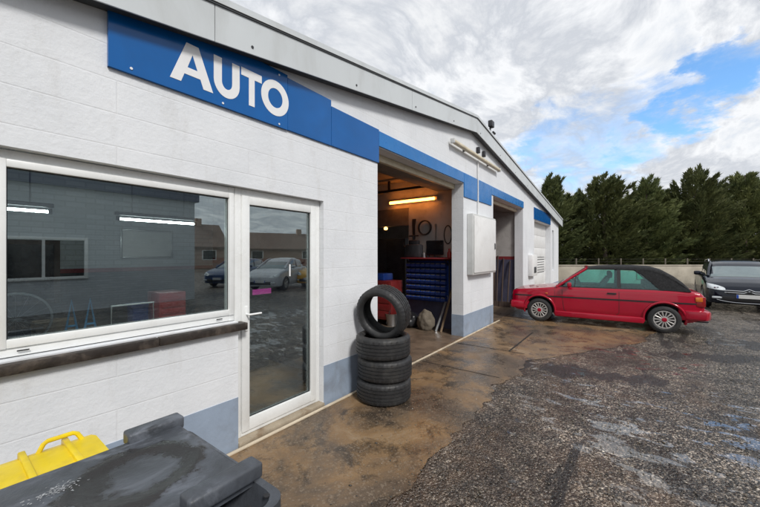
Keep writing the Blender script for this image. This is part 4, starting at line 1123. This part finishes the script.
def bumper(xa, xb, wd, z0, z1, mat, parent, sgn):
    bm = bmesh.new(); o_ = []; n = 16
    outl = [(xa, wd), (xa+sgn*.30, wd), (xb-sgn*.06, wd-.03), (xb, wd-.12), (xb+sgn*.012, 0)]
    outl = outl + [(x_, -y_) for x_, y_ in outl[-2::-1]]
    rings = []
    hh = (z1-z0)
    for (px, py) in outl:
        cx2, cy2 = px, py
        l = math.hypot(.0001+abs(py), .6); 
        rings.append([bm.verts.new((px-sgn*d1, py-(py/wd)*d2*.6, z)) for d1, d2, z in ((.05,.05,z0),(.012,.012,z0+.02),(0,0,z0+.25*hh),(0,0,z1-.25*hh),(.012,.012,z1-.02),(.06,.06,z1),(.12,.12,z1),(.12,.12,z0))])
    m_ = len(rings[0])
    for A, B in zip(rings[:-1], rings[1:]):
        for k in range(m_): bm.faces.new((A[k], A[(k+1)%m_], B[(k+1)%m_], B[k]))
    bm.faces.new(rings[0]); bm.faces.new(rings[-1][::-1])
    return obj('bumper', bm, mat, parent, 40)
bumper(1.56, 1.92, .83, .30, .50, M['red_paint'], rc, 1)
bumper(-1.55, -1.94, .83, .31, .52, M['red_paint'], rc, -1)
bm = bmesh.new(); bbox(bm, -1.955, -1.946, -.26, .26, .37, .47, .003); obj('number_plate', bm, M['plate'], rc, 0)
bm = bmesh.new(); tube(bm, [(-1.6,.35,.24),(-1.97,.35,.24)], .022, 10); obj('exhaust', bm, M['steel_dark'], rc, 40)
# greenhouse
ZB, ZR = .885, 1.325
def gy(z, s): return s*(.775 - (z-ZB)/(ZR-ZB)*.165)
def side_poly(pts, s, th=.012, off=0):
    bm = bmesh.new()
    prism(bm, pts, lambda x, z: (x, gy(z, s)+s*off, z), lambda x, z: (x, gy(z, s)+s*off-s*th, z)); return bm
hdr = (.205, 1.335)                        # windscreen header
for s in (1, -1):
    bm = bmesh.new(); tube(bm, [(.83, gy(.87,s), .87), (.52, gy(1.1,s), 1.1), (hdr[0], gy(1.325,s), 1.325)], [.034,.030,.030], 8); obj('windscreen_pillar', bm, M['red_paint'], rc, 50)
    o = obj('door_window', side_poly([(.70,.893),(.27,1.265),(.22,1.295),(-.385,1.30),(-.385,.893)], s, .006), M['teal_glass'], rc, 0)
    obj('quarter_light_bar', side_poly([(.455,.893),(.435,.893),(.41,1.14),(.43,1.125)], s, .02, .006), M['trim'], rc, 0)
    obj('roll_bar', side_poly([(-.385,.885),(-.455,.885),(-.455,1.33),(-.385,1.33)], s, .06, .006), M['trim'], rc, 0)
    obj('quarter_window', side_poly([(-.457,.893),(-.457,1.295),(-.74,1.275),(-.82,1.235),(-1.14,.905)], s, .006), M['teal_glass'], rc, 0)
    obj('waist_seal', side_poly([(.78,.878),(.78,.902),(-1.2,.918),(-1.2,.89)], s, .03, .008), M['trim'], rc, 0)
bm = bmesh.new(); tube(bm, [(hdr[0], -.60, 1.335), (hdr[0]+.03, 0, 1.355), (hdr[0], .60, 1.335)], .032, 8); obj('windscreen_header', bm, M['red_paint'], rc, 50)
bm = bmesh.new()
v_ = []
for z_, x_, xc in ((.885,.815,.87),(1.32,.225,.27)):
    v_.append([bm.verts.new((x_+(xc-x_)*(1-t*t), gy(z_,1)*t*.98, z_)) for t in [i/8-1 for i in range(17)]])
for k in range(16): bm.faces.new((v_[0][k], v_[0][k+1], v_[1][k+1], v_[1][k]))
bmesh.ops.solidify(bm, geom=bm.faces[:], thickness=.006)
obj('windscreen', bm, M['teal_glass'], rc, 30)
# soft top: roof loft plus rear quarter panels
stt = [(.20,1.305,1.350,.625),(.0,1.31,1.390,.62),(-.35,1.31,1.410,.615),(-.70,1.30,1.412,.615),(-1.0,1.275,1.398,.63),(-1.20,1.205,1.335,.655),(-1.38,1.08,1.215,.70),(-1.52,.975,1.085,.735),(-1.63,.885,.935,.765)]
def sec_top(x, zr, zt, wd): return [(0,zr+.02),(wd-.05,zr+.015),(wd-.012,zr),(wd+.008,zr+.006),(wd+.004,zr+.3*(zt-zr)),(wd-.03,zr+.62*(zt-zr)),(wd-.12,zr+.86*(zt-zr)),(.3*wd,zt-.003),(0,zt)]
stp = obj('soft_top', loft(stt, sec_top, 4), M['soft_top'], rc, 40)
for s in (1, -1):
    obj('soft_top_side', side_poly([(-1.14,.90),(-.82,1.235),(-.74,1.275),(-.72,1.325),(-.98,1.295),(-1.17,1.225),(-1.36,1.10),(-1.50,.99),(-1.63,.90),(-1.61,.888)], s, .05, .012), M['soft_top'], stp, 0)
bm = bmesh.new(); prism(bm, [(-.50,0),(.50,0),(.44,1),(-.44,1)], lambda y, t: (-1.47+.28*t, y, 1.075+.205*t), lambda y, t: (-1.48+.28*t, y, 1.095+.205*t)); obj('rear_window', bm, M['car_glass'], stp, 0)
bm = bmesh.new(); box(bm, -1.3, .76, -.70, .70, .89, .905); bbox(bm, .45, .80, -.68, .68, .90, .96, .02)
obj('interior_deck', bm, M['trim'], rc, 30)
for s in (.36, -.36):
    bm = bmesh.new(); prism(bm, [(-.02,.86),(-.12,.86),(-.26,1.10),(-.20,1.12)], lambda x, z: (x, s-.23, z), lambda x, z: (x, s+.23, z)); obj('seat', bm, M['seat'], rc, 30)
    bm = bmesh.new(); bbox(bm, -.31, -.22, s-.13, s+.13, 1.11, 1.25, .03, 3); obj('headrest', bm, M['seat'], rc, 40)
bm = bmesh.new(); bbox(bm, -1.05, -.92, -.55, .55, .90, 1.06, .03, 3); obj('rear_seat', bm, M['seat'], rc, 40)
bm = bmesh.new()
mt = Matrix.Translation((.36,.36,.98)) @ Matrix.Rotation(R(-62), 4, 'Y')
tube(bm, [mt @ Vector((.18*math.cos(2*PI*k/24), .18*math.sin(2*PI*k/24), 0)) for k in range(24)], .014, 8, closed=True)
tube(bm, [mt @ Vector((-.17,0,0)), mt @ Vector((.17,0,0))], .012, 6); obj('steering_wheel', bm, M['trim'], rc, 40)
for ax in AX:
    for s in (1, -1): make_wheel(rc, ax, s*.725, s, .287, .18, 'multi')

# --- modern cars: one builder
def modern_car(name, label, pm, loc, rz, Ln=4.75, Wd=1.84, Ht=1.47, wb_=2.8, wr=.33, detail=False, estate=True, group=None, pb=M['plate']):
    t = thing(name, label, 'car', loc, rz, group)
    hl, hw = Ln/2, Wd/2; k = Ht/1.47
    fa = hl-.93; ra = fa-wb_
    st = [(hl,.30,.50,hw*.62),(hl-.03,.24,.60,hw*.76),(hl-.12,.21,.70,hw*.88),(hl-.32,.20,.80*k,hw*.955),(hl-.7,.20,.90*k,hw*.985),(hl-1.15,.20,.965*k,hw),(hl-1.5,.20,.98*k,hw),
          (0,.20,.985*k,hw),(-hl+1.0,.20,1.0*k,hw*.995),(-hl+.35,.24,1.0*k,hw*.96),(-hl+.10,.30,.97*k,hw*.88),(-hl,.36,.88*k,hw*.78)]
    body = loft(st, lambda x, a, b, c_: sec_body(x, a, b, c_, .06, .03), 4)
    sd_ = Side(body)
    body = arches(body, (fa, ra), wr+.05, hw-.33, hw+.3, wr)
    obj('body', body, [pm, M['trim']], t, 35)
    xr = -hl+(.25 if estate else .35)
    zb = .95*k
    gst = [(hl-1.02,zb-.02,zb+.0,hw*.84),(hl-1.05,zb-.04,zb+.03,hw*.86),(hl-1.85,zb-.04,1.36*k,hw*.84),(hl-2.15,zb-.04,1.435*k,hw*.83),(hl-2.7,zb-.04,Ht,hw*.82),(xr+.9,zb-.04,1.45*k,hw*.81),(xr+.45,zb-.04,1.39*k,hw*.80),(xr+.05,zb-.04,1.08*k,hw*.80),(xr,zb-.04,1.0*k,hw*.78)]
    def sec_g(x, a, zt, wd):
        h = max(zt-a, .012)
        return [(0,a),(wd,a),(wd*.985,a+.25*h),(wd*.935,a+.55*h),(wd*.875,a+.82*h),(wd*.80,a+.93*h),(wd*.66,a+.975*h),(wd*.35,a+.995*h),(0,zt)]
    gb = loft(gst, sec_g, 5)
    for f in gb.faces:
        c_ = f.calc_center_median(); n_ = f.normal
        roofish = n_.z > .86 and c_.z > 1.30*k
        rear = c_.x < xr+.55 and abs(c_.y) > hw*.55
        if roofish: f.material_index = 1
        elif (abs(c_.y) > hw*.60 and n_.z > .40 and abs(n_.y) > .3 and c_.z > 1.0*k): f.material_index = 1
    gside = Side(gb)
    obj('cabin', gb, [M['car_glass'], pm], t, 40)
    for s in (1, -1):
        bm = bmesh.new()
        xb = hl-2.45
        gside.ribbon(bm, [(xb, zb+.02),(xb-.03, 1.33*k)], .07, .004, s); gside.ribbon(bm, [(xb-1.0, zb+.02),(xb-1.08, 1.32*k)], .08, .004, s)
        obj('pillar', bm, M['trim'], t, 30)
        bm = bmesh.new(); tube(bm, [(hl-1.06, s*hw*.83, zb+.02),(hl-1.5, s*hw*.775, 1.19*k),(hl-1.87, s*hw*.70, 1.365*k),(hl-2.2, s*hw*.68, 1.415*k)], .035, 8); obj('windscreen_pillar', bm, pm, t, 50)
        bm = bmesh.new(); bbox(bm, hl-1.66, hl-1.52, min(s*hw*.97, s*(hw*.97+.18)), max(s*hw*.97, s*(hw*.97+.18)), .98*k, 1.11*k, .045, 4); tube(bm, [(hl-1.55, s*hw*.87, .98*k),(hl-1.55, s*hw*1.0, 1.03*k)], .025, 8); obj('door_mirror', bm, pm, t, 50)
        bm = bmesh.new()
        sd_.ribbon(bm, [(hl-1.35,.30),(hl-1.35,.90*k)], .008, .001, s); sd_.ribbon(bm, [(hl-2.42,.30),(hl-2.45,.92*k)], .008, .001, s); sd_.ribbon(bm, [(hl-3.4,.45),(hl-3.5,.92*k)], .008, .001, s); obj('door_seam', bm, M['trim'], t, 30)
        # headlights: swept-back polygons following the nose
        bm = bmesh.new(); Vg = []
        T = sd_.t
        def hit(y, z):
            h = T.ray_cast(Vector((hl+2, y, z)), Vector((-1, 0, 0)))
            return h[0] if h[0] is not None else Vector((hl-.6, y, z))
        m_, n2 = 14, 5
        for i in range(m_+1):
            row = []
            yy = s*(hw*.52+(hw*.41)*i/m_)
            zlo = .600*k+.03*(i/m_)+.02*(i/m_)**2; zhi = .66*k+.135*(i/m_)**.6
            for j in range(n2+1):
                p = hit(yy, zlo+(zhi-zlo)*j/n2); row.append(bm.verts.new((p.x+.012, p.y, p.z+.004)))
            Vg.append(row)
        for i in range(m_):
            for j in range(n2): bm.faces.new((Vg[i][j], Vg[i+1][j], Vg[i+1][j+1], Vg[i][j+1]))
        hlamp = obj('headlight', bm, M['lamp_glass'], t, 50)
        p = hit(s*hw*.72, .67*k)
        bm = bmesh.new(); lathe(bm, [(.05,0),(.052,.018),(.03,.026),(0,.028)], 20, Matrix.Translation((p.x+.0, p.y, p.z)) @ Matrix.Rotation(PI/2, 4, 'Y')); obj('lens', bm, M['chrome'], hlamp, 40)
        bm = bmesh.new(); p = hit(s*hw*.70, .40)
        bbox(bm, p.x-.02, p.x+.018, p.y-.12, p.y+.12, .365, .425, .012); obj('fog_light', bm, M['lamp_glass'], t, 30)
        bm = bmesh.new(); bbox(bm, -hl+.06, -hl+.26, min(s*hw*.70, s*hw*.93), max(s*hw*.70, s*hw*.93), .68*k, .93*k, .02); obj('tail_light', bm, M['lamp_red'], t, 30)
        if detail:
            bm = bmesh.new(); tube(bm, [(hl-2.3, s*hw*.70, 1.405*k),(hl-2.4, s*hw*.70, 1.475*k),(hl-2.7, s*hw*.70, 1.50*k),(xr+.9, s*hw*.68, 1.475*k),(xr+.75, s*hw*.68, 1.41*k)], .020, 8); obj('roof_rail', bm, M['chrome'], t, 50)
    bm = bmesh.new(); bbox(bm, hl-.06, hl+.012, -hw*.60, hw*.60, .30, .445, .02); obj('lower_grille', bm, M['trim'], t, 30)
    if detail:
        def chrome_run(name, f, y0, y1, r=.010, n=20):
            bm = bmesh.new(); pts = []
            for i in range(n+1):
                y = y0+(y1-y0)*i/n; p = hit(y, f(y)); pts.append((p.x+.008, y, p.z))
            tube(bm, pts, r, 8); return bm
        # two chrome bars that rise to chevrons in the middle
        for z0, hgt in ((.60,.055),(.545,.055)):
            f = lambda y, z0=z0, hgt=hgt: z0+max(0, hgt*(1-abs(y)/.11)) + .02*abs(y)
            obj('chrome_bar', chrome_run('chrome_bar', f, -.50, .50, .012, 44), M['chrome'], t, 50)
        bm = bmesh.new(); bbox(bm, hl-.08, hl+.004, -.46, .46, .505, .60, .012); obj('upper_grille', bm, M['trim'], t, 30)
        f = lambda y: .335-.07*(1-(abs(y)/.66)**3)+.0
        obj('chrome_lip', chrome_run('chrome_lip', f, -.66, .66, .010, 30), M['chrome'], t, 50)
    bm = bmesh.new(); bbox(bm, hl+.013, hl+.026, -.26, .26, .395, .505, .004); pl_ = obj('number_plate', bm, pb, t, 0)
    bm = bmesh.new(); bbox(bm, hl+.0262, hl+.0275, .215, .258, .398, .502, .0005, 1); bbox(bm, hl+.0262, hl+.0275, -.258, -.215, .398, .502, .0005, 1); obj('plate_band', bm, M['plate_blue'], pl_, 0)
    for ax in (fa, ra):
        for s in (1, -1): make_wheel(t, ax, s*(hw-.11), s, wr, .21, 'five')
    return t
# heading of local +x: towards -x world, turned slightly to the camera
hd = R(180-3)
fx, fy = 13.95, -2.70
modern_car('estate_car', 'dark navy estate car with chrome roof rails facing the camera at the right edge', M['navy_paint'], (fx-2.375*math.cos(hd), fy-2.375*math.sin(hd), 0), hd, detail=True)
modern_car('silver_hatchback', 'silver hatchback parked in the yard, seen reflected in the glass door', M['silver_paint'], (10.6, -8.6, 0), R(152), 3.9, 1.68, 1.50, 2.5, .30, group=None)
modern_car('yellow_hatchback', 'yellow hatchback parked in the yard, seen reflected in the glass door', M['yellow_paint'], (13.2, -7.8, 0), R(165), 3.9, 1.68, 1.50, 2.5, .30)
modern_car('blue_saloon', 'dark blue car parked behind the silver one, seen reflected in the glass door', M['blue_paint'], (10.5, -12.0, 0), R(150), 4.3, 1.74, 1.45, 2.6, .31)

# ------------------------------------------------------------------ boundary wall, fence, trees
A_ = Vector((19.2, 5.8)); B_ = Vector((32.5, -11.3))
dv = (B_-A_).normalized(); nv_ = Vector((-dv.y, dv.x))
LW = (B_-A_).length
ang = math.atan2(dv.y, dv.x)
bw = thing('boundary_wall', 'low pale concrete boundary wall running in front of the dark conifers', 'wall', (A_.x, A_.y, 0), ang)
bm = bmesh.new(); bbox(bm, 0, LW, -.1, .1, 0, 1.02, .01)
obj('panel', bm, M['concrete_wall'], bw, 30)
bm = bmesh.new(); bbox(bm, -.02, LW+.02, -.13, .13, 1.021, 1.08, .012); obj('coping', bm, M['concrete_wall'], bw, 30)
pm0 = None
npost = 17
for i in range(npost):
    q = A_+dv*(.4+i*LW/npost)
    if pm0 is None:
        bm = bmesh.new(); bbox(bm, -.03, .03, -.03, .03, 0, .36, .006); pm0 = o = obj('fence_post', bm, M['post'], None, 30)
    else: o = pm0.copy(); COL.objects.link(o)
    o.location = (q.x, q.y, 1.08); tag(o, 'short pale fence post standing on top of the boundary wall', 'post', 'fence posts on the boundary wall')
bm = bmesh.new()
for z in (1.25, 1.40):
    tube(bm, [(A_.x+dv.x*.4, A_.y+dv.y*.4, z), (B_.x-dv.x, B_.y-dv.y, z)], .004, 5)
tag(based(obj('fence_wire', bm, M['wire'], None, 0)), 'thin wires strung between the fence posts on the boundary wall', 'wire')
q = A_+dv*6.6-nv_*(-.14) if False else A_+dv*8.0
side_n = -nv_ if (Vector((0,0))-q).dot(-nv_) > 0 else nv_
q2 = q+side_n*.13
bm = bmesh.new(); bbox(bm, -.42, .42, -.02, .02, .28, .85, .005)
o = obj('green_board', bm, M['green_board'], None, 30); o.location = (q2.x, q2.y, 0); o.rotation_euler = (0,0,ang); tag(based(o) if False else o, 'green board fixed to the boundary wall behind the red car', 'board')

def leaf_mat(name, c0, c1):
    m, nt, out = newmat(name)
    p = N(nt, 'ShaderNodeBsdfPrincipled', Roughness=.65)
    p.inputs['Specular IOR Level'].default_value = .25
    oi = nt.nodes.new('ShaderNodeObjectInfo')
    n1 = noise_(nt, objco(nt), 1.1, 5, .6); n2 = noise_(nt, objco(nt), 7, 4, .6)
    c = ramp(nt, math_(nt, 'ADD', math_(nt, 'MULTIPLY', n1, .6), math_(nt, 'MULTIPLY', n2, .4)), [(.36, c0), (.62, c1)]).outputs[0]
    c = mixc(nt, ramp(nt, noise_(nt, objco(nt), 2.6, 5, .6), [(.66, 0), (.74, .6)]).outputs[0], c, (.12,.08,.045))
    v = math_(nt, 'MULTIPLY_ADD', oi.outputs['Random'], .5, .75)
    hv = nt.nodes.new('ShaderNodeHueSaturation'); L(nt, c, hv.inputs['Color']); L(nt, v, hv.inputs['Value'])
    L(nt, hv.outputs[0], p.inputs['Base Color'])
    t = N(nt, 'ShaderNodeBsdfTranslucent'); L(nt, hv.outputs[0], t.inputs[0])
    mx = N(nt, 'ShaderNodeMixShader'); mx.inputs[0].default_value = .22
    L(nt, p.outputs[0], mx.inputs[1]); L(nt, t.outputs[0], mx.inputs[2]); L(nt, mx.outputs[0], out.inputs[0]); return m
M['leaf'] = leaf_mat('conifer_foliage', (.050,.072,.030), (.20,.215,.080))
M['leaf_mid'] = leaf_mat('conifer_foliage_light', (.065,.092,.038), (.21,.235,.09))
M['bark'] = pbr('bark', (.07,.05,.04), .9, var=.3, bmp=.5, bscale=20)
def conifer_mesh(seed, ht, rad):
    rn = random.Random(seed)
    verts = []; faces = []
    def spray(p, d, ln, wd):
        # a flat pointed sprig
        a = d.cross(Vector((rn.uniform(-1,1), rn.uniform(-1,1), rn.uniform(-1,1)))).normalized()*wd
        i = len(verts)
        verts.extend([p - a*.25, p + d*ln*.45 - a, p + d*ln, p + d*ln*.45 + a])
        faces.append((i, i+1, i+2, i+3))
    npl = 120
    for b in range(npl):
        u = (b+.5)/npl
        z = .25+ht*.86*u**.9
        f = z/ht
        env = rad*min(1, (f+.22)*2.2)*max(.16, (1-f**2.6))
        az = b*2.399+rn.uniform(-.5,.5)
        rise = R(rn.uniform(15, 45))+f*f*R(48)
        rise = min(rise, R(84))
        r0 = env*rn.uniform(.15, .55)
        ln = max(.75, env*rn.uniform(.75, 1.25))*(1.0 if f < .75 else rn.uniform(.7, 1.35))
        out_ = Vector((math.cos(az), math.sin(az), 0))
        base = out_*r0 + Vector((0,0,z-.25*ln))
        side_ = Vector((-math.sin(az), math.cos(az), 0))
        bend = rn.uniform(.0, .35); fat = rn.uniform(.14, .24)
        ns = int(70+150*ln)
        for k in range(ns):
            t = rn.random()**.85
            el = rise + bend*(t-.3)
            ax_ = out_*math.cos(el)+Vector((0,0,1))*math.sin(el)+Vector((.22*t,0,0))
            ax_.normalize()
            up_ = side_.cross(ax_)
            rr = fat*ln*(1.02-t)**.8*math.sqrt(rn.random())
            th = rn.uniform(0, 2*PI)
            off = side_*math.cos(th)*rr*1.25 + up_*math.sin(th)*rr*.75
            q = base + ax_*ln*t + off
            sd_ = (ax_*.9 + off*(1.6/(fat*ln+.05))*.55 + Vector((rn.gauss(0,.22), rn.gauss(0,.22), rn.gauss(.0,.22)))).normalized()
            spray(q, sd_, rn.uniform(.12,.34), rn.uniform(.014,.038))
    me = bpy.data.meshes.new('crown'); me.from_pydata([tuple(v) for v in verts], [], faces); me.update()
    return me
cm = [conifer_mesh(11, 7.3, 1.8), conifer_mesh(23, 7.3, 1.6), conifer_mesh(37, 7.3, 2.05), conifer_mesh(51, 7.3, 1.75)]
for i, me in enumerate(cm): me.materials.append(M['leaf'] if i != 1 else M['leaf_mid'])
trunk_bm = bmesh.new(); tube(trunk_bm, [(0,0,0),(.03,.02,2),(-.02,.03,4.2),(0,0,6.9)], [.16,.12,.08,.02], 8)
tm = bpy.data.meshes.new('trunk'); trunk_bm.to_mesh(tm); trunk_bm.free(); tm.materials.append(M['bark'])
# (distance along the row, set back from the wall, height, shape)
spots = [(-1.6,3.6,6.7,2),(.9,3.0,7.1,0),(2.9,3.8,5.9,3),(4.4,3.0,7.6,1),(6.2,4.0,6.6,0),(7.9,3.0,7.7,2),(9.5,4.2,5.8,3),(10.7,3.0,7.5,1),(12.4,3.8,6.9,0),(14.0,3.0,8.3,2),(15.7,3.9,7.3,1),(17.3,3.0,8.0,0),(19.3,3.6,7.8,2),
         (0.,5.8,6.3,1),(3.6,6.0,6.2,2),(11.4,6.0,6.6,2),(15.0,6.2,7.2,0),(18.4,6.0,7.4,2)]
fr = -side_n
lab = ['leftmost dark conifer, partly hidden by the garage roof corner', 'broad conifer just right of the garage roof corner', 'low conifer in the gap left of the first tall tip', 'paler slim conifer with the first tall tip right of the garage',
       'dark conifer behind the red car windscreen', 'broad conifer above the red car soft top', 'low conifer in the gap above the rear of the red car', 'paler slim conifer between the red car and the dark estate car',
       'dark conifer above the left side of the estate car', 'tallest broad conifer above the estate car windscreen', 'paler conifer behind the estate car roof', 'tall dark conifer near the right edge of the picture', 'broad conifer at the far right edge of the row',
       'rear row conifer filling the gap beside the garage corner', 'rear row conifer behind the first tall tip', 'rear row conifer behind the gap between the two cars', 'rear row conifer behind the estate car', 'rear row conifer at the right end of the hedge']
for i, (al, bk, hgt, sh_) in enumerate(spots):
    q = A_+dv*al+fr*bk
    t = thing('conifer_tree', lab[i], 'tree', (q.x, q.y, 0), ang+((i*1.7)%1.6-.8), 'conifers behind the boundary wall')
    s_ = hgt*.91/7.3; t.scale = (1.12*(.95+.1*(i%3)), 1.12*(.95+.1*(i%3)), s_)
    for nm, me in (('crown', cm[sh_]), ('trunk', tm)):
        o = bpy.data.objects.new(nm, me); COL.objects.link(o); o.parent = t

# ------------------------------------------------------------------ across the yard (seen in the glass)
ob = thing('brick_outbuilding', 'grey brick outbuilding with a navy fascia across the yard, seen reflected in the window', 'building', (-2.5, -8.5, 0))
OS = Vector((2.5, 8.5, 0))
bm = bmesh.new(); box(bm, -12, 6.0, -13, -7.5, 0, 3.6)
ow = obj('wall', bm, M['grey_brick'], ob, 0, OS)
bm = bmesh.new(); box(bm, -12.1, 6.1, -13.1, -7.35, 3.601, 4.9); obj('fascia', bm, M['navy'], ob, 0, OS)
bm = bmesh.new(); box(bm, -12.3, 6.3, -13.3, -7.2, 4.901, 5.0); obj('roof', bm, M['roof'], ob, 0, OS)
for wx in (-8.0, -3.2, 1.0):
    wbm = frame_bm(wx, wx+1.9, .95, 2.15, .08, -7.5, -7.42); box(wbm, wx+.92, wx+.98, -7.5, -7.43, 1.03, 2.07); f_ = obj('window', wbm, M['upvc'], ob, 30, OS)
    bm = bmesh.new(); box(bm, wx+.05, wx+1.85, -7.49, -7.48, 1.0, 2.1); obj('pane', bm, M['screen'], f_, 0, OS)
def house(x, y, rz, wd, dp, eav, rid, label):
    t = thing('house', label, 'house', (x, y, 0), rz, 'houses across the yard seen in the glass')
    bm = bmesh.new(); prism(bm, [(-dp/2,0),(dp/2,0),(dp/2,eav),(0,rid-.25),(-dp/2,eav)], lambda a, z: (-wd/2, a, z), lambda a, z: (wd/2, a, z)); obj('wall', bm, M['red_brick'], t, 0)
    bm = bmesh.new(); prism(bm, [(-dp/2-.4,eav-.2),(0,rid-.2),(dp/2+.4,eav-.2),(dp/2+.4,eav),(0,rid),(-dp/2-.4,eav)], lambda a, z: (-wd/2-.2, a, z), lambda a, z: (wd/2+.2, a, z)); rf = obj('roof', bm, M['tile'], t, 0)
    bm = bmesh.new(); box(bm, wd*.25, wd*.25+.7, -.3, .4, rid-.5, rid+.7); obj('chimney', bm, M['red_brick'], rf, 0)
    for k in (-.3, .3):
        b_ = bmesh.new(); box(b_, wd*k-.8, wd*k+.8, dp/2+.001, dp/2+.06, 1.0, 2.2); f_ = obj('window', b_, M['upvc'], t, 0)
        b_ = bmesh.new(); box(b_, wd*k-.7, wd*k+.7, dp/2+.061, dp/2+.075, 1.08, 2.12); obj('pane', b_, M['screen'], f_, 0)
house(18, -40, R(10), 11, 8, 2.6, 5.6, 'brick house with brown tiled roof, nearest to the outbuilding')
house(33, -39, R(25), 12, 8, 2.5, 5.0, 'low brick house with a long tiled roof, middle of the row')
house(49, -33, R(40), 12, 8, 2.6, 5.6, 'brick house with tiled roof at the far end of the row')

bpy.context.view_layer.update()
